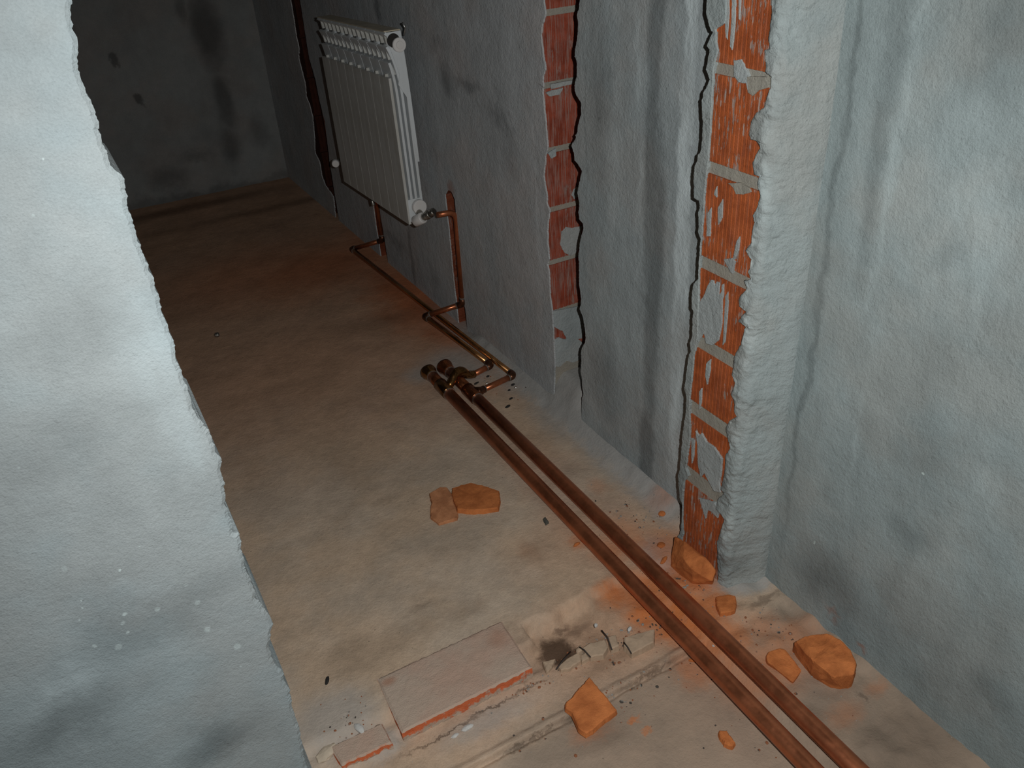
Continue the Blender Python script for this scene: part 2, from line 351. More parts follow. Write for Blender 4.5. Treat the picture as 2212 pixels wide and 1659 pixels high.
def box(name, x0, x1, y0, y1, z0, z1, mat, parent=None, bev=0.0, **props):
    v, f = box_vf(x0, x1, y0, y1, z0, z1)
    me = mesh(name, v, f)
    if bev:
        bm = bmesh.new(); bm.from_mesh(me)
        bmesh.ops.bevel(bm, geom=bm.edges[:], offset=bev, segments=2, affect='EDGES', profile=0.6)
        bm.to_mesh(me); bm.free()
    return link(name, me, mat, parent, **props)
def prism(name, pts, to3, a0, a1, mat, parent=None, chamfer=0.0, **props):
    """closed outline pts (u, v) swept from depth a0 (front) to a1; to3(u, v, a) -> world"""
    n = len(pts)
    rings = []
    if chamfer:
        ins = []
        for i in range(n):
            p, a, b = Vector(pts[i]), Vector(pts[i - 1]), Vector(pts[(i + 1) % n])
            d = (b - a); nn = Vector((-d.y, d.x))
            if nn.length < 1e-9: nn = Vector((0, 0))
            else: nn.normalize()
            ins.append(p + nn * chamfer)
        area = sum(pts[i][0] * pts[(i + 1) % n][1] - pts[(i + 1) % n][0] * pts[i][1] for i in range(n))
        if area < 0: ins = [Vector(pts[i]) * 2 - ins[i] for i in range(n)]
        rings.append([to3(p[0], p[1], a0) for p in ins])
        rings.append([to3(p[0], p[1], a0 + (a1 - a0) / abs(a1 - a0) * chamfer * 0.8) for p in pts])
    else:
        rings.append([to3(p[0], p[1], a0) for p in pts])
    rings.append([to3(p[0], p[1], a1) for p in pts])
    verts = [v for r in rings for v in r]
    faces = []
    # caps are triangulated robustly, so rough outlines may even cross themselves a little
    for q, a in (([Vector((p[0], p[1])) for p in (ins if chamfer else pts)], a0), ([Vector((p[0], p[1])) for p in pts], a1)):
        cv, _, cf, *_r = delaunay_2d_cdt(q, [], [list(range(n))], 1, 1e-6)
        k0 = len(verts)
        verts += [to3(p.x, p.y, a) for p in cv]
        faces += [tuple(k0 + i for i in f_) for f_ in cf]
    for k in range(len(rings) - 1):
        for i in range(n):
            j = (i + 1) % n
            faces.append((k * n + i, k * n + j, (k + 1) * n + j, (k + 1) * n + i))
    return link(name, mesh(name, verts, faces), mat, parent, **props)
def rough_line(pts, step, amp, seed=0.0):
    """resample an open polyline and roughen it"""
    out = []
    for i in range(len(pts) - 1):
        a, b = Vector(pts[i]), Vector(pts[i + 1])
        step_ = step * 0.55
        m = max(1, int((b - a).length / step_))
        for k in range(m):
            p = a.lerp(b, k / m)
            d = noise.noise_vector((p.x * 70 + seed, p.y * 70, seed)) * amp + noise.noise_vector((p.x * 240, p.y * 240 + seed, 5 + seed)) * amp * 0.7 + noise.noise_vector((p.x * 620 + seed, p.y * 620, 9 + seed)) * amp * 0.45
            out.append((p.x + d.x, p.y + d.y))
    out.append(tuple(pts[-1]))
    return out
def tube_vf(path, radii, n=16, cap=True):
    path = [Vector(p) for p in path]
    if not isinstance(radii, (list, tuple)): radii = [radii] * len(path)
    verts, faces = [], []
    t0 = (path[1] - path[0]).normalized()
    up = Vector((0, 0, 1)) if abs(t0.z) < 0.9 else Vector((1, 0, 0))
    u = t0.cross(up).normalized()
    for i, p in enumerate(path):
        if i == 0: t = t0
        elif i == len(path) - 1: t = (path[i] - path[i - 1]).normalized()
        else:
            a, b = (path[i] - path[i - 1]), (path[i + 1] - path[i])
            t = ((a.normalized() if a.length > 1e-9 else b.normalized()) + (b.normalized() if b.length > 1e-9 else a.normalized())).normalized()
        u = (u - t * u.dot(t)).normalized()
        w = t.cross(u)
        for k in range(n):
            an = 2 * math.pi * k / n
            verts.append(p + (u * math.cos(an) + w * math.sin(an)) * radii[i])
    for i in range(len(path) - 1):
        for k in range(n):
            j = (k + 1) % n
            faces.append((i * n + k, i * n + j, (i + 1) * n + j, (i + 1) * n + k))
    if cap:
        faces.append(tuple(range(n))); faces.append(tuple(range((len(path) - 1) * n, len(path) * n)))
    return verts, faces
def tube(name, path, r, mat, parent=None, n=20, **props):
    v, f = tube_vf(path, r, n)
    me = mesh(name, v, f, True)
    for p in me.polygons:
        if len(p.vertices) > 4: p.use_smooth = False
    return link(name, me, mat, parent, **props)
def fillet(pts, r, seg=7):
    pts = [Vector(p) for p in pts]; out = [pts[0]]
    for i in range(1, len(pts) - 1):
        a, p, b = pts[i - 1], pts[i], pts[i + 1]
        d1, d2 = (a - p), (b - p)
        rr = min(r, d1.length * 0.48, d2.length * 0.48)
        s, e = p + d1.normalized() * rr, p + d2.normalized() * rr
        for k in range(seg + 1):
            q = k / seg
            out.append(s * (1 - q) ** 2 + p * 2 * q * (1 - q) + e * q * q)
    out.append(pts[-1])
    return out

STR = dict(kind='structure')
toX = lambda u, v, a: (a, u, v)      # outlines drawn on (Y, Z), depth along X
toY = lambda u, v, a: (u, a, v)      # outlines drawn on (X, Z), depth along Y

# ------------------------------------------------------------------ floor
def floor_z(x, y):
    n1 = noise.noise((x * 9, y * 9, 2.0)); n2 = noise.noise((x * 30, y * 30, 7.0)); n3 = noise.noise((x * 80, y * 80, 4.0))
    w = n1 * 0.012 + n2 * 0.006
    room_edge = 1.088 + 0.016 * n2 + 0.008 * n3 if x > 0.55 else 1.05 + w
    step = 0.867 + 0.0025 * n2 + 0.001 * n3 + 0.003 * math.sin(x * 7)
    def ss(a, b, t):
        t = min(1, max(0, (t - a) / (b - a))); return t * t * (3 - 2 * t)
    z = ZN + (ZS - ZN) * ss(step - 0.0025, step + 0.0015, y) + (0.004 + 0.002 * n2) * ss(step - 0.002, step + 0.002, y) * (1 - ss(step + 0.006, step + 0.018, y)) - 0.003 * ss(step - 0.012, step - 0.004, y) * (1 - ss(step - 0.003, step, y))
    if x > 0.50:
        # broken-out pocket beside the brick
        bed = 0.985 + 0.01 * n2
        deep = -0.030 - 0.006 * n2 if x < 0.70 else -0.016 - 0.006 * n2
        p = ss(bed - 0.012, bed + 0.012, y)
        z = z * (1 - p) + deep * p
        if x > 0.86:
            z = max(z, -0.012 + 0.006 * n2)
    else:
        p = ss(0.992, 1.004, y) if 0.215 < x else ss(0.965, 0.985, y); z = z * (1 - p) + (-0.012 + 0.005 * n2) * p
    p = ss(room_edge - 0.02, room_edge + 0.005, y)
    z = z * (1 - p) + 0.0 * p
    z += 0.0014 * n1 + 0.0009 * n2 + (0.0006 * n3 if y < 1.3 else 0)
    # cement fillet along the right wall
    if 1.14 < y < 2.6: z += 0.03 * ss(1.0, 1.055, x + 0.008 * n2) * (1 - ss(2.20, 2.34, y))
    if 1.60 < y < 1.80: z += 0.06 * ss(1.60, 1.68, y) * ss(1.035, 1.10, x + 0.008 * n2)
    if y < 0.95: z += 0.010 * ss(1.045, 1.08, x + 0.01 * n2)
    return z
def build_floor():
    xs = [-3.2, -2.4, -1.6, -1.0, -0.6] + list(np.arange(-0.4, 1.13, 0.009)) + [1.2, 1.3]
    ys = [-1.6, -1.0, -0.5, -0.1] + list(np.arange(0.2, 0.84, 0.0055)) + list(np.arange(0.84, 0.895, 0.0014)) + list(np.arange(0.896, 1.32, 0.0055)) + list(np.arange(1.33, 4.56, 0.016))
    verts = [(x, y, floor_z(x, y)) for y in ys for x in xs]
    nx = len(xs)
    faces = [(j * nx + i, j * nx + i + 1, (j + 1) * nx + i + 1, (j + 1) * nx + i) for j in range(len(ys) - 1) for i in range(nx - 1)]
    me = bpy.data.meshes.new('floor'); me.from_pydata(verts, [], faces)
    for p in me.polygons: p.use_smooth = True
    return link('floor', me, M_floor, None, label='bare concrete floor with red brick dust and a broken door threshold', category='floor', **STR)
FLOOR = build_floor()

# ------------------------------------------------------------------ walls
# door wall, bright left part with its ragged plaster edge
EDGE_L = [(150, -60), (155, 0), (160, 60), (168, 110), (175, 170), (190, 210), (205, 240), (215, 265), (212, 282), (225, 320), (240, 352), (245, 362), (258, 372), (268, 390), (275, 430), (273, 440), (285, 470), (290, 490), (297, 500), (296, 510), (310, 545), (316, 570), (322, 580), (330, 600), (345, 640), (352, 680), (368, 720), (379, 760), (385, 790), (404, 838), (416, 880), (425, 900), (445, 925), (457, 943), (465, 969), (470, 987), (481, 996), (477, 1016), (486, 1052), (488, 1088), (503, 1139), (504, 1153), (517, 1157), (523, 1175), (521, 1189), (532, 1233), (539, 1247), (550, 1276), (553, 1292), (564, 1309), (582, 1330), (590, 1352), (586, 1370), (582, 1403), (593, 1435), (604, 1446), (611, 1450), (615, 1475), (626, 1493), (635, 1540), (647, 1580), (655, 1620), (661, 1655)]
e = [onY(px, py, YD) for px, py in EDGE_L]
e = [(p.x, p.z) for p in e]
e = [(0.052, HT), (0.055, 1.9), (0.05, 1.6)] + e + [(0.058, 0.02), (0.05, -0.04)]
edge = rough_line(e, 0.0035, 0.0022, 3.0)
outline = edge + [(-2.4, -0.04), (-2.4, HT)]
W_left = prism('wall_left', outline, toY, YD, YD + 0.15, M_left, None, chamfer=0.005, label='bright grey plastered wall left of the doorway with ragged edge', category='wall', **STR)

# right wall on the near side
wc = [(-1.6, -0.06), (0.94, -0.06), (0.94, HT), (-1.6, HT)]
def wavy_wall(name, x0, y0, y1, z0, z1, mat, amp, label, step=0.02):
    ys = np.linspace(y0, y1, max(2, int((y1 - y0) / step))); zs = np.linspace(z0, z1, int((z1 - z0) / 0.03))
    def f(y, z):
        d = amp * (noise.noise((y * 3, z * 2, 1.0)) + 0.5 * noise.noise((y * 9, z * 4, 3.0)) + 0.2 * noise.noise((y * 30, z * 12, 6.0)))
        return x0 + d
    verts = [(f(y, z), y, z) for z in zs for y in ys]; n = len(ys)
    faces = [(j * n + i, j * n + i + 1, (j + 1) * n + i + 1, (j + 1) * n + i) for j in range(len(zs) - 1) for i in range(n - 1)]
    m = len(verts)
    verts += [(x0 + 0.16, y, z) for z, y in ((z0, y0), (z0, y1), (z1, y1), (z1, y0))]
    c = [0, n - 1, len(zs) * n - 1, (len(zs) - 1) * n]
    faces.append((m, m + 1, m + 2, m + 3))
    faces.append(tuple([j * n for j in range(len(zs))]) + (m + 3, m))
    faces.append(tuple([j * n + n - 1 for j in range(len(zs))]) + (m + 2, m + 1))
    faces.append(tuple(range(n)) + (m + 1, m))
    faces.append(tuple(range((len(zs) - 1) * n, len(zs) * n)) + (m + 2, m + 3))
    me = mesh(name, verts, faces)
    for p in me.polygons: p.use_smooth = len(p.vertices) == 4
    return link(name, me, mat, None, label=label, category='wall', **STR)
W_near = wavy_wall('wall_right_near', XC, -1.6, 1.02, -0.05, HT, M_near, 0.006, 'grey plastered wall on the near right side of the doorway')

# right wall just past the doorway: its far end is the near edge of a wall opening
EDGE_M = [(1251, -40), (1251, 0), (1248, 20), (1244, 33), (1247, 51), (1246, 76), (1241, 107), (1240, 123), (1245, 137), (1244, 163), (1240, 181), (1240, 197), (1245, 210), (1253, 222), (1254, 246), (1247, 268), (1246, 282), (1241, 291), (1243, 296), (1233, 313), (1238, 331), (1239, 347), (1246, 354), (1256, 370), (1250, 392), (1246, 416), (1250, 439), (1248, 459), (1250, 475), (1258, 484), (1259, 495), (1254, 508), (1250, 528), (1248, 555), (1249, 560), (1250, 614), (1254, 647), (1251, 668), (1259, 687), (1261, 701), (1264, 728), (1261, 742), (1254, 755), (1254, 786), (1253, 804), (1256, 819), (1256, 837), (1259, 849), (1256, 860), (1255, 885), (1256, 925)]
e = [(p.y, p.z) for p in (onX(px, py, XW) for px, py in EDGE_M)]
e = [(1.615, HT), (1.612, 1.5)] + e + [(1.62, -0.03)]
edge_m = rough_line(e, 0.004, 0.0018, 8.0)
outline = edge_m + [(1.03, -0.03), (1.03, HT)]
W_mid = prism('wall_right_middle', outline, toX, XW, XW + 0.24, M_mid, None, chamfer=0.003, label='grey streaked plaster wall strip between the two brick strips', category='wall', **STR)

# radiator wall: plaster sheet with ragged near edge, straight far edge and two cut pipe chases
EDGE_F = [(1174, -40), (1174, 0), (1178, 30), (1171, 55), (1168, 75), (1172, 110), (1178, 150), (1172, 165), (1173, 185), (1172, 200), (1175, 230), (1178, 260), (1180, 290), (1183, 315), (1181, 325), (1178, 340), (1174, 380), (1177, 400), (1181, 420), (1181, 440), (1187, 455), (1184, 475), (1182, 500), (1183, 530), (1186, 560), (1182, 570), (1186, 590), (1187, 610), (1188, 640), (1192, 670), (1194, 700), (1196, 740), (1198, 785), (1197, 820), (1196, 850), (1197, 875)]
e = [(p.y, p.z) for p in (onX(px, py, XW) for px, py in EDGE_F)]
e = [(1.79, HT), (1.785, 1.6)] + e + [(1.775, -0.03)]
edge_f = rough_line(e, 0.004, 0.0018, 12.0)
EDGE_T = [(646, -30), (648, 0), (659, 72), (668, 127), (681, 172), (690, 217), (701, 262), (706, 298), (712, 350), (720, 400), (724, 425)]
e = [(p.y, p.z) for p in (onX(px, py, XW) for px, py in EDGE_T)]
far_e = rough_line([(3.70, HT), (3.68, 1.5)] + e + [(3.68, -0.03)], 0.008, 0.003, 15.0)
CH1 = [(1005, 668), (1000, 640), (995, 600), (990, 550), (987, 500), (984, 455), (982, 430), (975, 414), (967, 410), (961, 420), (963, 440), (966, 470), (970, 500), (975, 560), (980, 610), (985, 650)]
CH2 = [(832, 525), (826, 490), (821, 460), (818, 430), (815, 400), (808, 395), (801, 400), (804, 430), (808, 460), (812, 490), (817, 520)]
def chase(pts, seed):
    q = [(p.y, p.z) for p in (onX(px, py, XW) for px, py in pts)]
    q = [(q[0][0], -0.03)] + q + [(q[-1][0], -0.03)]
    return rough_line(q, 0.006, 0.002, seed)
ch1, ch2 = chase(CH1, 20.0), chase(CH2, 23.0)
outline = edge_f + ch1 + ch2 + far_e[::-1]
W_far = empty('wall_right_far', (0, 0, 0), label='grey radiator wall with two red pipe chases cut into it', category='wall', **STR)
prism('plaster_sheet', outline, toX, XW, XW + 0.004, M_far, W_far, chamfer=0.0006)
core = [(1.800, HT), (1.800, -0.03)] + [(y + 0.0, z) for y, z in ch1] + ch2 + [(3.66, -0.03), (3.66, HT)]
prism('brick_core', core, toX, XW + 0.0038, XW + 0.07, M_chase, W_far, label='cut red brick behind the plaster')
box('masonry_backing', XW + 0.069, XW + 0.24, 1.800, 3.66, -0.03, HT, M_chase, W_far)
box('joint_mortar', XW + 0.0038, XW + 0.24, 1.789, 1.803, -0.03, HT, M_mortar, W_far, label='pale mortar between the red bricks')

# bricks of the opening's far jamb (they face the doorway)
def ridged_brick(w, h, d, ridges, gd=0.0022, gw=0.35):
    """hollow brick: outer face at local y=0 looking -y, ridges run up local z, width along local x"""
    prof = []
    p = w / ridges
    for i in range(ridges):
        x = i * p
        prof += [(x, 0), (x + p * (1 - gw), 0), (x + p * (1 - gw * 0.75), gd), (x + p * (1 - gw * 0.2), gd)]
    prof += [(w, 0), (w, d), (0, d)]
    n = len(prof)
    verts = [(x, y, 0) for x, y in prof] + [(x, y, h) for x, y in prof]
    faces = [tuple(range(n)), tuple(range(n, 2 * n))] + [(i, (i + 1) % n, n + (i + 1) % n, n + i) for i in range(n)]
    return mesh('brick', verts, faces)
YJ1 = 1.786
zj1 = [onY(1205, y, YJ1).z for y in (-150, 24, 180, 321, 449, 563, 672, 800, 905)]
bm1 = ridged_brick(0.19, 1.0, 0.02, 14)
bm1.materials.append(M_brick1)
for i in range(len(zj1) - 1):
    z1, z0 = zj1[i] - 0.008, zj1[i + 1] + 0.007
    o = link('brick', bm1, None, W_far)
    o.location = (XW + 0.0042, YJ1 + random.uniform(-0.001, 0.0015), z0); o.scale = (1, 1, z1 - z0)
    o.rotation_euler = (0, random.uniform(-0.006, 0.006), 0)
for k in range(4):
    z0 = zj1[0] + 0.008 + k * 0.172
    o = link('brick', bm1, None, W_far); o.location = (XW + 0.012, YJ1, z0); o.scale = (1, 1, 0.155)

def blob_patch(name, pts, to3, a0, a1, mat, parent, seed, step=0.004, amp=0.0010, **props):
    q = rough_line(list(pts) + [pts[0]], step, amp, seed)[:-1]
    return prism(name, q, to3, a0, a1, mat, parent, chamfer=0.0005, **props)
def px_patch_y(name, pts, y, t, mat, parent, seed, **k):
    q = [(p.x, p.z) for p in (onY(px, py, y) for px, py in pts)]
    return blob_patch(name, q, toY, y - t, y + 0.006, mat, parent, seed, **k)
def px_patch_x(name, pts, x, t, mat, parent, seed, **k):
    q = [(p.y, p.z) for p in (onX(px, py, x) for px, py in pts)]
    return blob_patch(name, q, toX, x - t, x + 0.006, mat, parent, seed, **k)
# mortar splashed over the first strip
for i, pts in enumerate([
    [(1213, 500), (1222, 490), (1235, 492), (1256, 488), (1254, 520), (1246, 545), (1232, 552), (1218, 545), (1209, 528)],
    [(1238, 410), (1244, 404), (1252, 400), (1250, 422), (1240, 430), (1234, 420)],
    [(1190, 672), (1215, 668), (1256, 660), (1262, 700), (1258, 730), (1225, 735), (1215, 715), (1195, 705)],
    [(1194, 735), (1206, 728), (1220, 733), (1236, 722), (1258, 740), (1258, 790), (1236, 784), (1222, 790), (1198, 792)],
    [(1192, 786), (1206, 792), (1222, 778), (1236, 782), (1262, 770), (1262, 930), (1230, 938), (1198, 915)],
    [(1178, 200), (1190, 195), (1215, 190), (1208, 204), (1186, 208)],
    [(1182, 330), (1200, 320), (1200, 336), (1190, 342)],
    [(1188, 182), (1215, 176), (1240, 172), (1240, 180), (1215, 186), (1190, 192)]]):
    px_patch_y('mortar_smear', pts, YJ1, (0.002 if i not in (3, 4) else 0.0035) + i * 0.0003, M_smear if i != 4 else M_mortar, W_far, 31.0 + i)

# wall piece past the far opening, back wall and the rest of the shell
EDGE_E = [(625, -30), (627, 0), (634, 40), (639, 76), (645, 101), (645, 127), (652, 154), (659, 181), (661, 208), (668, 226), (675, 253), (679, 298), (680, 330), (690, 350), (695, 380), (702, 400), (720, 425)]
e = [(p.y, p.z) for p in (onX(px, py, XW) for px, py in EDGE_E)]
e = rough_line([(3.80, HT), (3.80, 1.5)] + e + [(3.74, -0.03)], 0.008, 0.004, 40.0)
outline = e + [(YB + 0.05, -0.03), (YB + 0.05, HT)]
W_end = empty('wall_right_end', (0, 0, 0), label='dark plaster wall end in the far right corner with brick jamb', category='wall', **STR)
prism('plaster_sheet', outline, toX, XW, XW + 0.004, M_far, W_end, chamfer=0.0006)
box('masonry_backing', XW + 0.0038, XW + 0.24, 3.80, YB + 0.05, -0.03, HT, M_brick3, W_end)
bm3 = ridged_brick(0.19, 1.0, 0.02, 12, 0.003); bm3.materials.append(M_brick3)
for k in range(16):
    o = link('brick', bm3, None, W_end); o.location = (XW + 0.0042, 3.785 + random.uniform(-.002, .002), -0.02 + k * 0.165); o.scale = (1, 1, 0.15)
W_stop = box('wall_right_light_stop', XW + 0.235, XW + 0.30, 1.5, YB + 0.05, -0.03, HT, M_mortar, None, label='unseen panel added behind the two right wall openings to stop light leaks', category='wall', **STR)  # added panel out of view, keeps light from leaking through the openings
# corner seams where the plaster is cracked
def wall_sheet(name, x0, x1, y, mat, label, face=-1, t=0.12):
    return box(name, x0, x1, y, y + t, -0.05, HT, mat, None, label=label, category='wall', **STR)
W_back = wall_sheet('wall_back', -2.4, XW + 0.3, YB, M_back, 'dark grey plastered wall at the far end of the room')
W_roomleft = box('wall_left_room', -2.5, -2.4, -1.7, YB + 0.12, -0.05, HT, M_ceil, None, label='bare plaster wall along the left side of the room', category='wall', **STR)
W_front = box('wall_front', -2.5, XC + 0.16, -1.75, -1.6, -0.05, HT, M_ceil, None, label='bare plaster wall behind the viewer', category='wall', **STR)
CEIL = box('ceiling', -2.5, XW + 0.3, -1.75, YB + 0.12, HT, HT + 0.15, M_ceil, None, label='bare grey concrete ceiling over both rooms', category='ceiling', **STR)

# ------------------------------------------------------------------ door jamb pier with its open brickwork
EDGE_P = [(1526, -40), (1526, 0), (1524, 30), (1530, 55), (1535, 68), (1539, 69), (1531, 85), (1526, 100), (1532, 106), (1528, 125), (1524, 150), (1531, 172), (1525, 190), (1518, 200), (1515, 215), (1517, 260), (1516, 300), (1512, 325), (1506, 335), (1506, 346), (1500, 357), (1497, 390), (1498, 428), (1508, 433), (1511, 450), (1507, 458), (1508, 485), (1506, 500), (1512, 516), (1510, 545), (1508, 575), (1508, 600), (1498, 612), (1494, 630), (1493, 665), (1497, 672), (1495, 700), (1493, 730), (1490, 740), (1491, 760), (1487, 765), (1484, 785), (1481, 820), (1477, 840), (1482, 860), (1480, 890), (1473, 940), (1470, 985), (1468, 1010), (1464, 1030), (1465, 1050), (1467, 1075), (1473, 1090), (1472, 1115), (1469, 1150)]
XB = XJ + 0.0035      # brick faces sit a little behind the plaster
XM = XB + 0.003      # joint faces behind the bricks
def pyz(pts, x): return [(p.y, p.z) for p in (onX(px, py, x) for px, py in pts)]
pf = rough_line([(1.14, HT), (1.14, 1.6)] + pyz(EDGE_P, XJ) + [(1.13, -0.03)], 0.004, 0.0016, 50.0)
# margin of plaster left between the pier's far edge and the bricks
EDGE_BL = [(1570, -40), (1568, 0), (1569, 11), (1566, 51), (1546, 63), (1546, 81), (1551, 112), (1545, 127), (1542, 150), (1537, 217), (1535, 271), (1533, 300), (1529, 358), (1524, 388), (1520, 443), (1517, 497), (1512, 551), (1510, 587), (1510, 614), (1508, 667), (1506, 730), (1499, 768), (1495, 813), (1490, 858), (1489, 883), (1490, 900), (1490, 948), (1481, 1012), (1487, 1028), (1478, 1039), (1475, 1075), (1474, 1095), (1474, 1130), (1475, 1155)]
bl = rough_line([(1.10, HT), (1.10, 1.6)] + pyz(EDGE_BL, XJ) + [(1.10, -0.03)], 0.004, 0.0016, 52.0)
EDGE_BR = [(1667, -40), (1665, 0), (1664, 40), (1658, 80), (1660, 105), (1650, 108), (1653, 135), (1652, 155), (1665, 163), (1663, 190), (1655, 210), (1650, 232), (1630, 245), (1621, 262), (1616, 290), (1620, 300), (1630, 300), (1641, 318), (1632, 335), (1624, 352), (1628, 375), (1642, 374), (1634, 395), (1641, 420), (1632, 455), (1625, 465), (1629, 480), (1623, 500), (1622, 525), (1610, 540), (1622, 560), (1616, 587), (1620, 603), (1606, 606), (1613, 623), (1596, 641), (1596, 661), (1611, 672), (1593, 694), (1613, 696), (1604, 719), (1598, 744), (1585, 768), (1582, 795), (1581, 810), (1587, 826), (1578, 849), (1585, 869), (1584, 885), (1590, 900), (1574, 910), (1566, 925), (1572, 950), (1576, 966), (1566, 985), (1564, 1021), (1555, 1057), (1563, 1066), (1548, 1080), (1545, 1098), (1560, 1115), (1563, 1122), (1557, 1143), (1548, 1170), (1548, 1200), (1550, 1240)]
br = rough_line([(0.985, HT), (0.985, 1.6)] + pyz(EDGE_BR, XJ) + [(0.97, -0.03)], 0.004, 0.0016, 54.0)
W_pier = empty('wall_pier', (0, 0, 0), label='door jamb pier with a strip of orange hollow bricks and ragged plaster', category='wall', **STR)
# mortar core of the pier
prism('joint_mortar', [(y - 0.004, z) for y, z in pf] + [(0.96, -0.03), (0.96, HT)], toX, XM, XC + 0.03, M_mortar, W_pier, label='grey mortar joints between orange bricks')
prism('plaster_margin', pf + bl[::-1], toX, XJ, XM + 0.002, M_pier, W_pier, chamfer=0.0015)
# plaster on the near side: from the bricks' ragged edge round the corner to the near wall
def near_plaster():
    prof_n = None; verts = []; faces = []
    rows = []
    zmin = 9.0
    for i, (y, z) in enumerate(br):
        zmin = min(zmin - 0.0002, z); zo = zmin
        zz = z
        j = noise.noise((0.3, z * 14, 5.0)) * 0.004 + noise.noise((0.9, z * 45, 2.0)) * 0.0015
        r = [(XM + 0.001, y + 0.001, zz), (XJ + 0.0015, y, zz), (XJ - 0.001 + 0.3 * j, y - 0.003, zz)]
        yc = 0.952 + j
        r += [(XJ - 0.001 + 0.3 * j, min(y - 0.006, yc + 0.012), zo), (XJ + 0.001 + 0.2 * j, min(y - 0.010, yc + 0.004), zo), (XJ + 0.008, yc - 0.004 + 0.3 * j, zo),
              (1.002 + 0.4 * j, 0.943 + 0.6 * j, zo), (1.025, 0.936 + 0.8 * j, zo), (1.045, 0.929 + 0.5 * j, zo), (1.058, 0.924 + 0.4 * j, zo), (1.068, 0.9215, zo), (1.085, 0.9195, zo), (1.10, 0.919, zo)]
        # resample so the clumps beside the bricks are real relief
        P3 = [Vector(p) for p in r]; q = P3[:3]
        body = P3[2:]
        for a_, b_ in zip(body[:-1], body[1:]):
            m_ = max(1, int((b_ - a_).length / 0.006)) if a_.y > 0.93 else 2
            m_ = {0: 4, 1: 2, 2: 2, 3: 4, 4: 4}.get(len(q) and body.index(a_), 2)
            for k_ in range(1, m_ + 1):
                p = a_.lerp(b_, k_ / m_)
                w_ = max(0.0, min(1.0, (p.y - 0.930) / 0.03)) * 0.75 + 0.25 if p.x < 1.06 else 0.0
                d_ = noise.noise((p.x * 45, p.y * 45, p.z * 32)) * 0.0045 + noise.noise((p.x * 120, p.y * 120, p.z * 110)) * 0.0034 + noise.noise((p.x * 260, p.y * 260, p.z * 220)) * 0.0014
                q.append(p + Vector((-0.8, -0.6, 0)) * d_ * w_)
        rows.append(q)
    n = len(rows[0])
    for r in rows: verts += r
    for i in range(len(rows) - 1):
        for k in range(n - 1):
            faces.append((i * n + k, i * n + k + 1, (i + 1) * n + k + 1, (i + 1) * n + k))
    me = bpy.data.meshes.new('plaster_corner'); me.from_pydata(verts, [], faces)
    for p in me.polygons: p.use_smooth = True
    return link('plaster_corner', me, M_pier, W_pier)
near_plaster()
# bricks of the pier
ys = (0.955, 1.125)
zj2 = []
for (xa, ya), (xb, yb) in (((1652, 155), (1660, 185)), ((1640, 384), (1636, 412)), ((1618, 600), (1612, 628)), ((1588, 770), (1582, 797)), ((1570, 915), (1570, 948)), ((1558, 1062), (1550, 1092))):
    zj2.append((onX(xa, ya, XB).z, onX(xb, yb, XB).z))
bm2 = ridged_brick(0.135, 1.0, 0.03, 14, 0.0010, 0.3); bm2.materials.append(M_brick2)
spans = [(zj2[0][0], zj2[0][0] + 0.152)] + [(zj2[i + 1][0], zj2[i][1]) for i in range(5)] + [(-0.03, zj2[5][1])]
for k in range(7): spans.append((zj2[0][0] + 0.175 + k * 0.17, zj2[0][0] + 0.327 + k * 0.17))
for i, (z0, z1) in enumerate(spans):
    o = link('brick', bm2, None, W_pier)
    # local -y must look to world -x
    o.rotation_euler = (random.uniform(-.004, .004), 0, math.radians(-90))
    o.location = (XB + random.uniform(-.0008, .0008), 1.101, z0); o.scale = (1, 1, z1 - z0)
# mortar smeared over the pier bricks
SM2 = [
    [(1521, 640), (1530, 618), (1538, 604), (1543, 606), (1545, 618), (1550, 608), (1556, 610), (1554, 640), (1562, 625), (1561, 700), (1554, 735), (1540, 745), (1527, 742), (1521, 715)],
    [(1560, 615), (1565, 612), (1564, 640), (1557, 655)],
    [(1568, 640), (1574, 630), (1572, 690), (1566, 740), (1562, 745), (1565, 690)],
    [(1516, 645), (1521, 640), (1521, 720), (1508, 740), (1508, 668)],
    [(1568, -20), (1577, -20), (1577, 30), (1573, 85), (1569, 80), (1568, 40)],
    [(1583, -20), (1592, -20), (1589, 60), (1583, 108), (1578, 100), (1582, 40)],
    [(1597, -10), (1602, -10), (1600, 42), (1597, 40)],
    [(1552, 448), (1563, 430), (1562, 470), (1553, 486)],
    [(1530, 460), (1538, 448), (1536, 510), (1528, 510)],
    [(1546, 410), (1551, 402), (1550, 426), (1544, 420)],
    [(1587, 130), (1604, 128), (1614, 150), (1622, 172), (1628, 205), (1618, 200), (1614, 180), (1598, 178), (1588, 164)],
    [(1616, 165), (1655, 165), (1664, 188), (1640, 195), (1628, 207), (1618, 198)],
    [(1575, 395), (1600, 395), (1620, 405), (1625, 414), (1608, 420), (1592, 418), (1585, 404)],
    [(1505, 930), (1512, 940), (1518, 935), (1530, 955), (1545, 965), (1562, 990), (1560, 1020), (1556, 1040), (1558, 1062), (1545, 1060), (1534, 1040), (1524, 1020), (1516, 1030), (1510, 1000), (1509, 960)],
    [(1495, 945), (1502, 950), (1500, 985), (1496, 1000)],
    [(1513, 1075), (1530, 1080), (1545, 1085), (1556, 1100), (1552, 1118), (1540, 1105), (1530, 1100), (1526, 1120), (1520, 1100)],
    [(1566, 560), (1585, 556), (1590, 565), (1584, 590), (1580, 586)],
    [(1594, 520), (1600, 510), (1598, 540), (1590, 560), (1586, 556)],
    [(1528, 785), (1537, 775), (1536, 800), (1530, 830), (1526, 810)],
    [(1513, 845), (1518, 838), (1517, 870), (1513, 882)]]
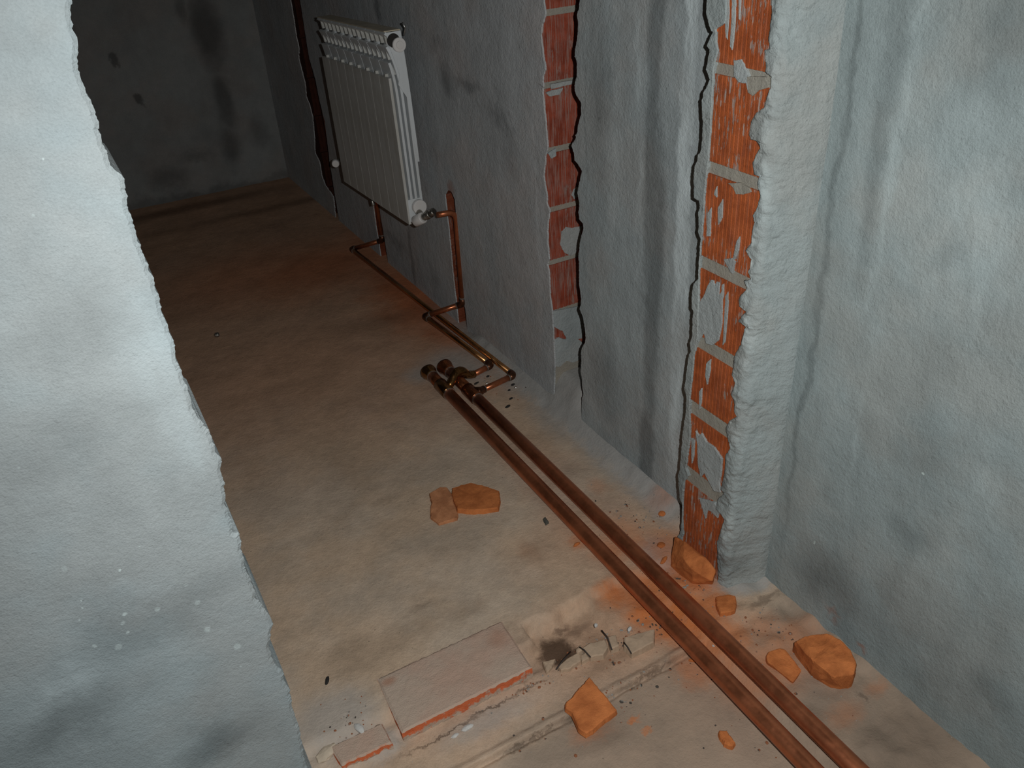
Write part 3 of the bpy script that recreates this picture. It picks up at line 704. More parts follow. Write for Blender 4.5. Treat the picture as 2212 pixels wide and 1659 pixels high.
for i, pts in enumerate(SM2):
    px_patch_x('mortar_smear', pts, XB, (0.0014 if i not in (0, 13) else 0.0024) + i * 0.00012, M_smear if i not in (11, 12) else M_mortar, W_pier, 60.0 + i, amp=0.0007, step=0.003)

# ------------------------------------------------------------------ bricks and shards set into the floor
def slab_px(name, pts, ztop, thick, mat, parent=None, jit=0.0015, tilt=None, seed=1.0, spread=0.002, step=0.008, **props):
    """flat broken piece: traced outline on the plane z=ztop, true thickness below it"""
    q = [fl(px, py, ztop) for px, py in pts]
    q2 = rough_line([(p.x, p.y) for p in q] + [(q[0].x, q[0].y)], step, jit, seed)[:-1]
    cx = sum(p[0] for p in q2) / len(q2); cy = sum(p[1] for p in q2) / len(q2)
    n = len(q2); verts = []
    def ring(k, z, zj):
        for x, y in q2:
            dx, dy = x - cx, y - cy; l = math.hypot(dx, dy) or 1
            zz = z + zj * noise.noise((x * 60, y * 60, seed))
            if tilt: zz += tilt[0] * dx + tilt[1] * dy
            verts.append((x + dx / l * k, y + dy / l * k, zz))
    ring(-0.0025, ztop, 0.001); ring(0.0, ztop - min(0.002, thick * 0.3), 0.001); ring(spread, ztop - thick, 0)
    verts.append((cx, cy, ztop + 0.001)); c = len(verts) - 1
    faces = [(i, (i + 1) % n, c) for i in range(n)] + [tuple(range(2 * n, 3 * n))]
    for k in range(2):
        for i in range(n):
            j = (i + 1) % n; faces.append((k * n + i, k * n + j, (k + 1) * n + j, (k + 1) * n + i))
    return link(name, mesh(name, verts, faces), mat, parent, **props)

def mat_oldbrick():
    t = NT('worn_floor_brick', 0.92, 0, 0.15)
    a = t.noise(7, 4, 0.6); b = t.noise(60, 4, 0.7); f = t.noise(400, 2)
    top = t.mix(t.rng(a, 0.35, 0.65), (0.54, 0.425, 0.335), (0.55, 0.375, 0.285))
    top = t.mix(t.math('MULTIPLY', f, 0.35), top, (0.34, 0.28, 0.23))
    top = t.mix(t.blobs(t.co, [bf(840, 1475, .02, .012, .5, .8), bf(1075, 1380, .03, .03, .3, .9)]), top, (0.36, 0.13, 0.06))
    sz = t.n.new('ShaderNodeSeparateXYZ'); t.l.new(t.n.new('ShaderNodeNewGeometry').outputs['Position'], sz.inputs[0])
    low = t.rng(sz.outputs[2], -0.020, -0.004, 0.16, -0.06)
    side = t.mix(t.rng(t.math('ADD', b, low), 0.50, 0.64), (0.60, 0.150, 0.060), (0.46, 0.36, 0.28))
    sep = t.n.new('ShaderNodeSeparateXYZ'); t.l.new(t.n.new('ShaderNodeNewGeometry').outputs['True Normal'], sep.inputs[0])
    col = t.mix(t.rng(sep.outputs[2], 0.35, 0.75), side, top)
    return t.done(col, t.bump(t.math('ADD', b, f), 0.0016, 0.8))
M_old = mat_oldbrick()
def worn_block(name, pts, ztop, depth, mat, parent, seed, nu=60, nv=32, **props):
    """brick lying in the floor: four traced top corners (near-left, near-right, far-right, far-left), worn edges"""
    c = [fl(px, py, ztop) for px, py in pts]
    verts = []; faces = []
    def P(u, v):
        p = (c[0] * (1 - u) + c[1] * u) * (1 - v) + (c[3] * (1 - u) + c[2] * u) * v
        return p
    for j in range(nv + 1):
        for i in range(nu + 1):
            u, v = i / nu, j / nv; p = P(u, v)
            ed = min(min(u, 1 - u) * 0.28, min(v, 1 - v) * 0.14)
            w = noise.noise((p.x * 40, p.y * 40, seed)); w2 = noise.noise((p.x * 110, p.y * 110, seed + 3))
            z = ztop - 0.003 * max(0, 1 - ed / (0.004 + 0.003 * w)) + 0.0009 * w + 0.0005 * w2
            b = 1.0 if ed < 1e-6 else 0.0
            verts.append((p.x + b * 0.0025 * w, p.y + b * 0.003 * w2, z))
    nn = nu + 1
    for j in range(nv):
        for i in range(nu):
            faces.append((j * nn + i, j * nn + i + 1, (j + 1) * nn + i + 1, (j + 1) * nn + i))
    rim = [i for i in range(nn)] + [j * nn + nu for j in range(1, nv + 1)] + [nv * nn + i for i in range(nu - 1, -1, -1)] + [j * nn for j in range(nv - 1, 0, -1)]
    base = len(verts); m = len(rim)
    for k in range(1, 5):
        for r in rim:
            x, y, z = verts[r]; w = noise.noise((x * 60, y * 60, k * 1.7 + seed))
            verts.append((x + 0.0016 * w, y - 0.001 * k + 0.0022 * w, z - depth * k / 4))
    prev = rim
    for k in range(4):
        cur = [base + k * m + i for i in range(m)]
        for i in range(m):
            j = (i + 1) % m; faces.append((prev[i], prev[j], cur[j], cur[i]))
        prev = cur
    return link(name, mesh(name, verts, faces), mat, parent, **props)
worn_block('brick', [(868, 1582), (1150, 1441), (1083, 1340), (813, 1466)], 0.004, 0.036, M_old, FLOOR, 3.0)
worn_block('brick', [(738, 1652), (848, 1602), (826, 1560), (712, 1612)], -0.002, 0.03, M_old, FLOOR, 9.0, 28, 16)
for i, (pts, zt, th) in enumerate([
    ([(1206, 1438), (1228, 1420), (1252, 1408), (1255, 1426), (1232, 1442), (1212, 1447)], -0.012, .016),
    ([(1258, 1399), (1274, 1388), (1307, 1381), (1314, 1397), (1303, 1413), (1276, 1418)], -0.008, .018),
    ([(1314, 1374), (1330, 1370), (1337, 1394), (1320, 1402)], -0.008, .016),
    ([(1348, 1376), (1380, 1366), (1414, 1358), (1412, 1386), (1366, 1410), (1348, 1394)], -0.006, .018),
    ([(1244, 1402), (1254, 1392), (1258, 1404), (1246, 1410)], -0.008, .016),
    ([(1254, 1414), (1266, 1408), (1272, 1420), (1256, 1430)], -0.012, .014),
    ([(1172, 1428), (1200, 1422), (1192, 1440), (1180, 1452)], -0.014, .014)]):
    slab_px('tile_shard', pts, zt, th, M_tan, FLOOR, 0.001, seed=70.0 + i, step=0.006)

# ------------------------------------------------------------------ loose rubble
GR = 'loose orange brick shards on the floor'
slab_px('brick_shard', [(927, 1067), (950, 1054), (965, 1054), (976, 1067), (979, 1081), (985, 1097), (989, 1105), (987, 1117), (947, 1128), (930, 1114), (929, 1097), (932, 1083)], 0.010, 0.011, M_rubble_pale, None, seed=81, tilt=(0.03, 0.06),
    label='small pale orange brick shard touching a wider darker shard on open floor', category='brick shard', group=GR)
slab_px('brick_shard', [(977, 1053), (1000, 1046), (1017, 1042), (1041, 1047), (1078, 1059), (1079, 1080), (1076, 1096), (1050, 1100), (1023, 1102), (989, 1099), (981, 1081), (976, 1067)], 0.013, 0.013, M_rubble, None, seed=83,
    label='wide dark orange brick shard lying alone on open floor left of the pipes', category='brick shard', group=GR)
slab_px('brick_shard', [(1273, 1465), (1303, 1497), (1332, 1530), (1326, 1537), (1306, 1549), (1281, 1572), (1266, 1581), (1249, 1567), (1241, 1547), (1236, 1538), (1222, 1529), (1221, 1520), (1236, 1506)], -0.004, 0.013, M_rubble, None, seed=85, tilt=(0, 0.09),
    label='flat diamond-shaped orange brick shard lying across the threshold step', category='brick shard', group=GR)
slab_px('brick_shard', [(1554, 1577), (1570, 1577), (1588, 1601), (1580, 1611), (1566, 1606), (1553, 1584)], -0.022, 0.010, M_rubble, None, seed=87, step=0.004,
    label='small oval orange brick shard left of the pipes near the bottom', category='brick shard', group=GR)
slab_px('brick_shard', [(1546, 1288), (1572, 1282), (1588, 1286), (1591, 1300), (1588, 1317), (1579, 1320), (1557, 1324), (1550, 1309)], 0.000, 0.016, M_rubble, None, seed=89,
    label='square orange brick shard right of the pipes below the pointed lump', category='brick shard', group=GR)

def lump(name, base, tops, faces_top, zb, mat, sub=2, amp=0.0022, seed=1.0, **props):
    """faceted broken lump: base outline and upper points, each upper point traced at its own height"""
    verts = [fl(px, py, zb) for px, py in base] + [fl(px, py, z) for px, py, z in tops]
    bm = bmesh.new()
    for v in verts: bm.verts.new(v)
    res = bmesh.ops.convex_hull(bm, input=bm.verts[:])
    junk = [g for g in res['geom_interior'] if isinstance(g, bmesh.types.BMVert)]
    if junk: bmesh.ops.delete(bm, geom=junk, context='VERTS')
    bmesh.ops.triangulate(bm, faces=bm.faces[:])
    bmesh.ops.bevel(bm, geom=bm.edges[:], offset=0.0022, segments=2, affect='EDGES', profile=0.5)
    bmesh.ops.triangulate(bm, faces=bm.faces[:])
    for _ in range(sub):
        long_e = [e_ for e_ in bm.edges if e_.calc_length() > 0.006]
        if long_e: bmesh.ops.subdivide_edges(bm, edges=long_e, cuts=1, use_grid_fill=False)
        bmesh.ops.triangulate(bm, faces=bm.faces[:])
    for v in bm.verts:
        p = v.co
        d = noise.noise((p.x * 70 + seed, p.y * 70, p.z * 70)) * amp + noise.noise((p.x * 200, p.y * 200 + seed, p.z * 200)) * amp * 0.45
        v.co += (v.normal if v.normal.length else Vector((0, 0, 1))) * d
    bmesh.ops.recalc_face_normals(bm, faces=bm.faces[:])
    me = bpy.data.meshes.new(name); bm.to_mesh(me); bm.free()
    return link(name, me, mat, None, **props)
lump('brick_lump', [(1707, 1414), (1722, 1440), (1752, 1473), (1790, 1496), (1825, 1504), (1838, 1494), (1846, 1466), (1848, 1440), (1750, 1398)],
     [(1718, 1385, .030), (1740, 1373, .040), (1790, 1368, .046), (1814, 1382, .048), (1836, 1402, .048), (1850, 1432, .045), (1846, 1458, .036), (1800, 1462, .036), (1758, 1430, .040)], None, ZN - 0.003, M_rubble, seed=3,
     label='largest rounded orange brick lump leaning near the right wall', category='brick lump', group=GR)
lump('brick_lump', [(1652, 1440), (1712, 1487), (1733, 1452), (1700, 1412), (1655, 1420)],
     [(1655, 1418, .002), (1660, 1408, .004), (1683, 1400, .004), (1697, 1404, .003), (1731, 1448, .0), (1713, 1474, -.006), (1658, 1430, .0)], None, ZN - 0.003, M_rubble, seed=5, amp=0.0012,
     label='small blocky brick piece between the pipes and the largest lump', category='brick lump', group=GR)
lump('brick_lump', [(1448, 1225), (1496, 1262), (1540, 1262), (1548, 1235), (1500, 1195), (1462, 1180)],
     [(1458, 1158, .045), (1480, 1170, .060), (1505, 1196, .060), (1530, 1210, .055), (1546, 1232, .036), (1540, 1256, .016), (1496, 1232, .045), (1475, 1205, .050), (1450, 1195, .024), (1458, 1180, .036)], None, -0.012, M_rubble, seed=8, amp=0.002,
     label='pointed orange brick lump leaning against the foot of the brick jamb', category='brick lump', group=GR)

def pebble(name, px, py, z, sx, sy, sz, mat, seed, rot=0.0, parent=None, **props):
    p = fl(px, py, z)
    bm = bmesh.new(); bmesh.ops.create_icosphere(bm, subdivisions=2, radius=1.0)
    for v in bm.verts:
        k = 1 + 0.22 * noise.noise((v.co.x * 1.6 + seed, v.co.y * 1.6, v.co.z * 1.6))
        v.co = Vector((v.co.x * sx * k, v.co.y * sy * k, v.co.z * sz * k))
    me = bpy.data.meshes.new(name); bm.to_mesh(me); bm.free()
    o = link(name, me, mat, parent, **props); o.location = (p.x, p.y, z + sz * 0.8); o.rotation_euler = (0, 0, rot)
    return o
pebble('pebble', 1256, 930, 0.004, .010, .009, .009, M_beige, 1, label='beige pebble at the wall foot below the first crack', category='pebble')
pebble('pebble', 1677, 1343, ZN, .013, .005, .004, M_lime, 2, -0.8, label='long pale pebble near the right wall above the largest lump', category='pebble')
pebble('pebble', 1673, 1394, ZN, .006, .005, .004, M_lime, 3, label='small pale pebble just above the blocky brick piece', category='pebble')
pebble('pebble', 1550, 1397, ZS, .011, .006, .004, M_lime, 4, -0.6, label='pale pebble between the two thick copper pipes', category='pebble')
pebble('pebble', 1360, 1361, -0.006, .007, .004, .004, M_lime, 5, 0.5, label='white pebble on the broken tile shards', category='pebble')
pebble('pebble', 1287, 1353, -0.006, .005, .004, .004, M_lime, 6, 0.9, label='white pebble left of the tile shards in the broken pocket', category='pebble')
pebble('pebble', 1010, 1574, ZS, .012, .006, .004, M_lime, 7, 0.1, label='pale oval pebble in front of the floor brick', category='pebble')
pebble('pebble', 983, 1591, ZS, .008, .004, .003, M_lime, 8, 0.1, label='small pale pebble near the brick end, second from the oval one', category='pebble')
pebble('pebble', 777, 1575, -0.004, .007, .014, .004, M_lime, 9, 0.3, label='long pale pebble left of the floor brick in grey cement', category='pebble')
pebble('pebble', 706, 1630, -0.012, .022, .014, .006, M_beige, 10, 0.4, label='flat beige stone at the bottom beside the left wall edge', category='pebble')
pebble('brick_crumb', 1449, 1083, 0.0, .014, .008, .006, M_rubble, 11, -0.7, label='orange brick crumb by the far foot of the brick jamb', category='brick crumb')
pebble('brick_crumb', 1430, 1112, 0.0, .010, .009, .005, M_rubble, 12, 0, label='round orange brick crumb on the floor left of the jamb', category='brick crumb')
pebble('brick_crumb', 1428, 1180, -0.002, .010, .009, .005, M_rubble, 13, 0, label='reddish brick crumb between the right pipe and pointed lump', category='brick crumb')
pebble('brick_crumb', 1466, 1113, 0.0, .005, .010, .006, M_rubble, 14, 0.3, label='small orange crumb tucked against the far foot of the jamb', category='brick crumb')
pebble('brick_crumb', 1434, 1213, -0.002, .014, .005, .005, M_rubble, 15, 0.4, label='thin orange crumb left of the pointed lump beside the pipe', category='brick crumb')
pebble('brick_crumb', 1246, 1178, 0.0, .010, .004, .004, M_rubble, 16, 0.2, label='thin orange crumb left of the pipes below the grey-green chip', category='brick crumb')
pebble('brick_crumb', 1497, 1428, ZN, .010, .004, .003, M_rubble, 17, -0.6, label='thin red crumb on the threshold edge beside the left pipe', category='brick crumb')
slab_px('stone_chip', [(1173, 1119), (1178, 1115), (1185, 1126), (1179, 1131)], 0.006, 0.006, M_green, None, seed=91, step=0.003, jit=0.0005, label='small grey-green chip on the floor left of the pipes', category='chip')
pebble('metal_nut', 470, 727, 0.0, .010, .010, .009, M_nickel, 0, label='small round metal nut alone on the dark floor at left', category='nut')
pebble('dark_flake', 707, 1472, 0.0, .004, .011, .003, M_charcoal, 20, -0.5, label='small dark flake on the floor beside the left wall edge', category='flake')
pebble('dark_flake', 1913, 1638, ZN, .006, .004, .003, M_charcoal, 21, 0.5, label='small dark flake near the right wall at the bottom', category='flake')
pebble('dark_flake', 1424, 1098, 0.0, .005, .005, .004, M_charcoal, 22, 0, label='dark flake beside the round orange crumb near the jamb', category='flake')
DRIPS = [(1029, 829, .010, .004, 'longest dark solder drip between the two small branch pipes'), (1054, 814, .007, .004, 'dark solder drip just below the upper branch pipe'), (1108, 832, .008, .005, 'dark solder drip below the outer pipe elbow beside a shiny drop'),
         (1100, 844, .005, .004, 'round dark solder speck right of the lower branch pipe'), (1104, 862, .008, .004, 'dark solder drip right of the right tee, upper of the two on bare cement'), (1097, 879, .011, .005, 'widest dark solder drip right of the thick pipes, lower of two'),
         (1015, 803, .006, .004, 'shiny solder drop above the crossover fitting'), (1052, 829, .004, .004, 'shiny solder drop between the two small branch pipes'), (1114, 838, .004, .004, 'shiny solder drop below the outer pipe elbow')]
for i, (px, py, a, b, lab) in enumerate(DRIPS):
    pebble('solder_drip', px, py, 0.0, a, b, .0025, M_solder if i > 5 else M_charcoal, 30 + i, 0.3, label=lab, category='solder drip', group='solder drips around the fittings')
# twigs of wire in the broken pocket
for i, (a, b, c) in enumerate([((1252, 1398), (1262, 1404), (1276, 1420)), ((1300, 1362), (1312, 1376), (1322, 1404)), ((1348, 1388), (1356, 1398), (1364, 1412)), ((1202, 1446), (1215, 1428), (1232, 1408))]):
    pts = [fl(*a, -0.002), fl(*b, 0.002), fl(*c, -0.008)]
    tube('wire_scrap', pts, 0.0014, M_wire, None, 8, label=['dark wire scrap between the two left tile shards', 'dark wire scrap lying over the middle tile shard', 'dark wire scrap against the largest tile shard', 'dark wire scrap across the sooty hollow beside the floor brick'][i], category='wire')
# uncountable crumbs
def crumbs():
    rnd = random.Random(5); bm = bmesh.new()
    zones = [((1480, 1260), .14, .10, 130), ((1380, 1130), .10, .14, 80), ((1640, 1350), .12, .08, 70), ((1330, 1400), .14, .05, 110), ((1150, 1480), .12, .03, 60), ((1350, 1500), .2, .04, 70), ((760, 1590), .06, .06, 50), ((1060, 830), .10, .12, 40), ((1700, 1500), .2, .12, 50)]
    for (px, py), sx, sy, n in zones:
        c = fl(px, py, 0 if py < 1400 else ZN)
        for _ in range(n):
            x, y = rnd.gauss(c.x, sx * .5), rnd.gauss(c.y, sy * .5)
            if x > 1.03 or x < 0.08 or (0.25 < x < 0.54 and 0.97 < y < 1.13): continue
            if x > 0.95 and 0.9 < y < 1.14: continue
            r = abs(rnd.gauss(0, .0012)) + .0008
            m = Matrix.Translation((x, y, floor_z(x, y) + r * .3)) @ Matrix.Rotation(rnd.random() * 6, 4, 'Z') @ Matrix.Diagonal((r * rnd.uniform(.7, 1.6), r, r * .6, 1))
            bmesh.ops.create_icosphere(bm, subdivisions=1, radius=1.0, matrix=m)
    me = bpy.data.meshes.new('mortar_crumbs'); bm.to_mesh(me); bm.free()
    t = NT('mixed_crumbs', 0.9, 0, 0.15)
    col = t.mix(t.rng(t.noise(55, 1), 0.45, 0.55), (0.30, 0.12, 0.06), (0.32, 0.30, 0.27))
    t.done(t.mix(t.rng(t.noise(70, 1, vec=t.vmath('ADD', t.co, (4, 4, 4))), 0.56, 0.62), col, (0.08, 0.07, 0.06)))
    return link('mortar_crumbs', me, t.m, None, label='scattered tiny brick and mortar crumbs around the threshold and pipes', category='crumbs', kind='stuff')
crumbs()

# ------------------------------------------------------------------ copper pipework
ZP = 0.0195; RB = 0.0175; RS = 0.0093
def pipe_frame(a, b):
    a, b = fl(*a, ZP), fl(*b, ZP); return a, (b - a).normalized()
# left thick pipe
PL, DL = pipe_frame((975.5, 855.5), (1742, 1650))
PR, DR = pipe_frame((1037, 867), (1838, 1650))
def at_y(p, d, y): return p + d * ((y - p.y) / d.y)
def big_run(P, D, y_ring, y_tee, y_neck, y_cap, fitmat, name, label, elabel):
    root = empty(name, at_y(P, D, y_ring), label=label, category='pipe')
    inv = Matrix.Translation(-root.location)
    L = lambda pts: [inv @ Vector(p) for p in pts]
    tube('thick_pipe', L([at_y(P, D, y_ring), at_y(P, D, 1.5), at_y(P, D, 1.0), at_y(P, D, 0.5), at_y(P, D, 0.0), at_y(P, D, -0.6)]), RB, M_copper, root, 32)
    tube('solder_ring', L([at_y(P, D, y_ring - .004), at_y(P, D, y_ring + .001)]), RB + .0022, M_solder, root, 28)
    yt = [y_ring, y_ring + .003, y_tee - .003, y_tee]
    tube('tee_fitting', L([at_y(P, D, y) for y in yt]), [RB + .0022, RB + .0034, RB + .0034, RB + .0010], fitmat, root, 28)
    tube('neck_pipe', L([at_y(P, D, y_tee - .002), at_y(P, D, y_neck)]), RB, M_fit_red, root, 28)
    tube('solder_ring', L([at_y(P, D, y_neck - .003), at_y(P, D, y_neck + .001)]), RB + .0018, M_solder, root, 28)
    ys_ = [y_neck, y_neck + .008, y_cap - .016, y_cap - .008, y_cap, y_cap + .001, y_cap - .002]
    tube('end_cap', L([at_y(P, D, y) for y in ys_[:6]]), [RB + .002, RB + .0025, RB + .005, RB + .008, RB + .0085, RB + .003], fitmat, root, 28)
    return root, L
run_l, LL = big_run(PL, DL, 1.972, 2.040, 2.095, 2.128, M_fit, 'copper_pipe_run', 'left thick copper pipe with capped end, feeding the near radiator valve', '')
run_r, LR = big_run(PR, DR, 1.896, 1.966, 2.085, 2.128, M_fit_red, 'copper_pipe_run', 'right thick copper pipe with capped end, feeding the far radiator valve', '')

# left run: outlet hops over the right pipe, then on to the near radiator valve
axl = at_y(PL, DL, 2.008)
axr = at_y(PR, DR, 2.022)
o0 = Vector((axl.x + .012, 2.000, .026)); o1 = Vector((axl.x + .026, 2.006, .034))
top1 = Vector((axr.x - .014, 2.018, .052)); top2 = Vector((axr.x + .012, 2.026, .050))
dn = Vector((axr.x + .036, 2.033, .022)); b0 = Vector((axr.x + .060, 2.038, .014))
path = fillet([o0, o1, top1, top2, dn, b0], 0.014, 6)
nn = len(path)
tube('crossover_fitting', LL(path), [.0125 + .003 * math.sin(math.pi * min(1, max(0, (i / nn - .25) / .6))) for i in range(nn)], M_fit, run_l, 20)
e1 = fl(1061, 789, .013); e1b = fl(918, 683, .045); e1c = onX(1000, 656, 1.046)
tube('branch_pipe', LL([b0 - Vector((.004, 0, 0)), e1 - (e1 - b0).normalized() * .012]), RS, M_copper, run_l, 16)
def elbow(a, c, b, parent, L, r=RS + .0022, ln=.020, mat=None):
    s, e_ = c + (a - c).normalized() * ln, c + (b - c).normalized() * ln
    tube('elbow', L(fillet([s, c, e_], ln * .9, 8)), r, mat or M_burnt, parent, 16)
    for q, o in ((s, a), (e_, b)):
        d = (o - q).normalized(); tube('solder_ring', L([q - d * .001, q + d * .004]), r - .0006, M_dullsolder, parent, 16)
elbow(b0, e1, e1b, run_l, LL)
tube('small_pipe', LL([e1 + (e1b - e1).normalized() * .018, e1b + (e1 - e1b).normalized() * .015]), RS, M_copper_b, run_l, 18, label='bright small copper pipe')
elbow(e1, e1b, e1c, run_l, LL)
tube('small_pipe', LL([e1b + (e1c - e1b).normalized() * .015, e1c + (e1b - e1c).normalized() * .015]), RS, M_copper, run_l, 16)
YV = 2.462
top_c = Vector((e1c.x, e1c.y, .45))
elbow(e1b, e1c, top_c, run_l, LL)
# valve side: up the chase and out to the valve
XF = 0.927           # radiator front
pv = onX(985, 458, 1.05); pv = Vector((1.05, pv.y, pv.z))
up = Vector((e1c.x + .004, pv.y + .002, pv.z))
nut = onY(945, 464, pv.y)
tube('riser_pipe', LL(fillet([e1c + Vector((0, 0, .015)), up, Vector((nut.x, nut.y, nut.z))], .03, 6)), RS, M_copper, run_l, 16)

# right run: small pipe to the far radiator valve
t0 = at_y(PR, DR, 1.925); tr0 = Vector((t0.x + .010, 1.925, .022)); tr1 = Vector((t0.x + .034, 1.932, .020))
e2 = fl(1110, 811, .013); e2b = fl(760, 538, .030); e2c = onX(826, 519, 1.046)
tube('tee_outlet', LR([tr0, tr0.lerp(tr1, .6), tr1, tr1 + (e2 - tr1).normalized() * .008]), [.019, .0145, .0118, .0118], M_burnt, run_r, 18)
tube('solder_ring', LR([tr1 + (e2 - tr1).normalized() * .007, tr1 + (e2 - tr1).normalized() * .011]), .0112, M_solder, run_r, 16)
tube('branch_pipe', LR([tr1, e2 - (e2 - tr1).normalized() * .012]), RS, M_copper, run_r, 16)
elbow(tr1, e2, e2b, run_r, LR)
tube('small_pipe', LR([e2 + (e2b - e2).normalized() * .018, e2b + (e2 - e2b).normalized() * .015]), RS, M_copper_b, run_r, 18, label='long bright small copper pipe along the wall')
elbow(e2, e2b, e2c, run_r, LR)
tube('small_pipe', LR([e2b + (e2c - e2b).normalized() * .015, e2c + (e2b - e2c).normalized() * .015]), RS, M_copper, run_r, 16)
top_f = Vector((e2c.x + .004, e2c.y + .004, .40))
elbow(e2b, e2c, top_f, run_r, LR)
tube('riser_pipe', LR(fillet([e2c + Vector((0, 0, .015)), top_f, Vector((1.0, top_f.y, .40))], .03, 6)), RS, M_copper, run_r, 16)

# ------------------------------------------------------------------ radiator
NSEC, PIT = 8, 0.0805
Y0 = 2.446; ZB = 0.380; RH = 0.592
rad = empty('radiator', (XF, Y0, ZB), label='white sectional aluminium radiator hung on the grey wall', category='radiator')
def plate_prof(xv, zb, zt, xe, ze, t=0.0085):
    """a plate that rises at depth xv and curls forward at the top to (xe, ze)"""
    pts = [(xv, zb), (xv, zt)]
    if ze is not None:
        for k in range(1, 9):
            a = k / 8
            # quarter sweep: up first, then forward
            p0, p1, p2 = Vector((xv, zt)), Vector((xv - .001, zt + (ze - zt) * .62)), Vector((xe, ze))
            q = p0 * (1 - a) ** 2 + p1 * 2 * a * (1 - a) + p2 * a * a
            pts.append((q.x, q.y))
    left, right = [], []
    for i, p in enumerate(pts):
        a = Vector(pts[max(0, i - 1)]); b = Vector(pts[min(len(pts) - 1, i + 1)])
        d = (b - a).normalized(); n = Vector((d.y, -d.x))
        left.append(Vector(p) - n * t / 2); right.append(Vector(p) + n * t / 2)
    return left + right[::-1]
def sweep_y(name, prof, y0, y1, mat, parent, x0=0, **props):
    return prism(name, [(p[0], p[1]) for p in prof], lambda u, v, a: (u, a, v), y0, y1, mat, parent, chamfer=0.0008, **props)
P_front = plate_prof(.0045, .004, .462, None, None, .009)
P_f1 = plate_prof(.0215, .085, .40, .010, .505)
P_f2 = plate_prof(.0375, .085, .40, .009, .550)
P_back = plate_prof(.0545, .012, .50, .008, .5875, .009)
sec0 = None
def make_section():
    s = empty('section'); s.parent = rad
    w = PIT - .0010
    sweep_y('front_panel', P_front, 0, w, M_radfront, s)
    sweep_y('fin', P_f1, .001, w - .001, M_rad, s)
    sweep_y('fin', P_f2, .001, w - .001, M_rad, s)
    sweep_y('back_panel', P_back, 0, w, M_rad, s)
    # centre web that ties the plates together, with slanted gussets showing between the fins
    v, f = [], []
    def addbox(x0, x1, y0, y1, z0, z1, sl=0.0):
        b, q = box_vf(x0, x1, y0, y1, z0, z1)
        b = [(x, y + (sl if z == z1 else 0), z) for x, y, z in b]
        k = len(v); v.extend(b); f.extend([tuple(i + k for i in t) for t in q])
    addbox(.004, .056, w * .45, w * .55, .05, .47)
    for z0, z1, xa in ((.468, .500, .012), (.512, .545, .011), (.556, .582, .012)):
        addbox(xa, .050, w * .12, w * .22, z0, z1, .012)
        addbox(xa, .050, w * .62, w * .72, z0, z1, .012)
    link('web', mesh('web', v, f), M_radfront, s)
    # water heads
    hv, hf = [], []
    b, q = box_vf(.006, .057, -.001, w + .001, .012, .085); hv += b; hf += q
    link('lower_head', mesh('lower_head', hv, hf), M_rad, s)
    tube('upper_head', [(.033, -.001, .545), (.033, w + .001, .545)], .0165, M_rad, s, 20)
    return s
s0 = make_section()
secs = [s0]
for i in range(1, NSEC):
    c = s0.copy(); COL.objects.link(c); c.parent = rad; c.location = (0, i * PIT, 0)
    for ch in list(s0.children):
        d = ch.copy(); COL.objects.link(d); d.parent = c
    secs.append(c)
# top skin with dust, end side plate
v, f = box_vf(.006, .058, 0, NSEC * PIT - .0035, .5905, .5935)
link('top_cover', mesh('top_cover', v, f), M_radtop, rad, label='cream dusty top of the radiator')
# near end cheek: fills the head area round the upper plug, leaving the fins open below
cheek = [(.028, .440), (.036, .470), (.024, .520), (.014, .560), (.012, .588), (.058, .590), (.060, .560), (.062, .500), (.064, .40), (.0645, .20), (.058, .20), (.051, .30), (.050, .40)]
prism('end_cheek', cheek, lambda u, v_, a: (u, a, v_), -.002, .002, M_rad, rad, chamfer=.0006)
def cyl(name, c, d, r, l, mat, parent, n=24, prof=None, **props):
    c, d = Vector(c), Vector(d).normalized()
    prof = prof or [(0, r * .96), (l * .06, r), (l * .94, r), (l, r * .94)]
    return tube(name, [c + d * a for a, _ in prof], [b for _, b in prof], mat, parent, n, **props)
cu = (.0445, -.002, .552)
cyl('end_plug', cu, (0, -1, 0), .0205, .012, M_cap, rad, 28)
cyl('plug_hex', (cu[0], -.013, cu[2]), (0, -1, 0), .0115, .005, M_cap, rad, 20, label='raised round centre of the plug')
cyl('socket_shade_disc', (cu[0] - .013, -.0005, cu[2] + .013), (0, -1, 0), .020, .002, M_charcoal, rad, 24, label='dark disc standing in for the shaded hole behind the upper plug')  # solid dark disc, the shade of the socket put into its colour
cl = (.040, -.001, .058)
cyl('end_plug', cl, (0, -1, 0), .0235, .016, M_cap, rad, 28)
cyl('far_plug', (.030, NSEC * PIT - .004, .056), (0, 1, 0), .020, .016, M_cap, rad, 20)
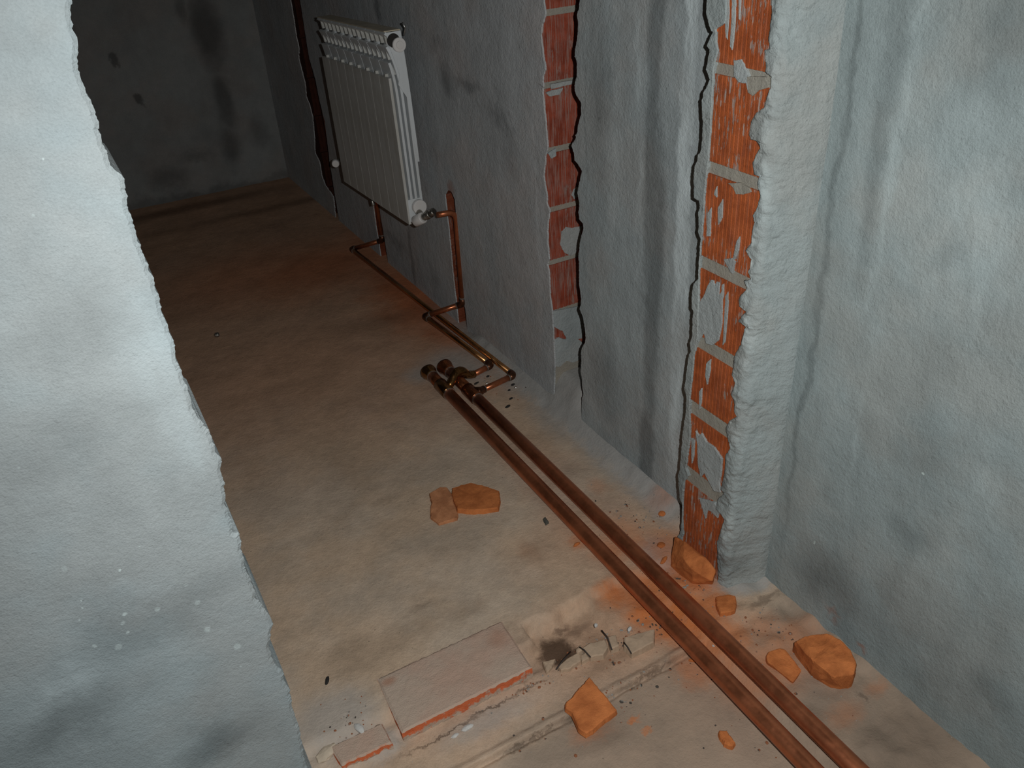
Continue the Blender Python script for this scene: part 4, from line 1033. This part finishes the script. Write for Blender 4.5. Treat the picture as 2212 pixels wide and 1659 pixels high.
bk = [(.066, -.004, .575), (.072, -.006, .595), (.064, -.008, .610)]
tube('hanger_hook', bk, .003, M_chrome, rad, 8)
box('wall_bracket', .062, .1215, .16, .166, .49, .53, M_nickel, rad)
box('wall_bracket', .062, .1215, .53, .536, .49, .53, M_nickel, rad)
rad.rotation_euler = (math.radians(-1.7), 0, 0)   # hangs a little low at the far end
bpy.context.view_layer.update()

# near valve (between the plug and the copper riser)
kn = onY(908, 473, 2.415)
valve = empty('radiator_valve', (kn.x, kn.y, kn.z), label='grey valve with white knob at the near lower radiator corner', category='valve')
q = Vector((nut.x - kn.x, nut.y - kn.y, nut.z - kn.z))
ax = Vector((1, q.y / q.x * .6, q.z / q.x)).normalized()
cyl('valve_knob', ax * -.024, ax, .0185, .038, M_cap, valve, 24, [(0, .0165), (.002, .0185), (.034, .0185), (.038, .0170)])
cyl('valve_body', ax * .014, ax, .012, .034, M_nickel, valve, 20, [(0, .010), (.004, .0125), (.016, .0125), (.020, .010), (.034, .010)])
cyl('union_nut', ax * .034, ax, .0155, .014, M_nickel, valve, 6, [(0, .0145), (.002, .016), (.012, .016), (.014, .0145)])
cyl('compression_nut', ax * .050, ax, .0145, .018, M_nickel, valve, 6, [(0, .012), (.002, .0145), (.014, .0145), (.018, .0115)])
cyl('valve_tail', (.004, .004, .012), (0.05, 1, .25), .0115, .030, M_nickel, valve, 16)
# far lower valve knob seen past the radiator's far edge
kf = onX(728, 354, 0.955)
vf = empty('radiator_valve', (kf.x, kf.y, kf.z), label='small white knob at the far lower side of the radiator', category='valve')
cyl('valve_knob', (-.006, .0, 0), (.3, .9, 0), .0150, .030, M_cap, vf, 20, [(0, .0125), (.004, .015), (.026, .015), (.03, .013)])
cyl('valve_body', (.0, .022, .0), (1, .1, .05), .011, .05, M_nickel, vf, 16)
# little bleed elbow under the far part
ve = onX(805, 436, 0.965)
cyl('drain_nipple', Vector(ve) - Vector(rad.location), (0, .2, 1), .008, .022, M_nickel, rad, 12)
bpy.context.view_layer.update()
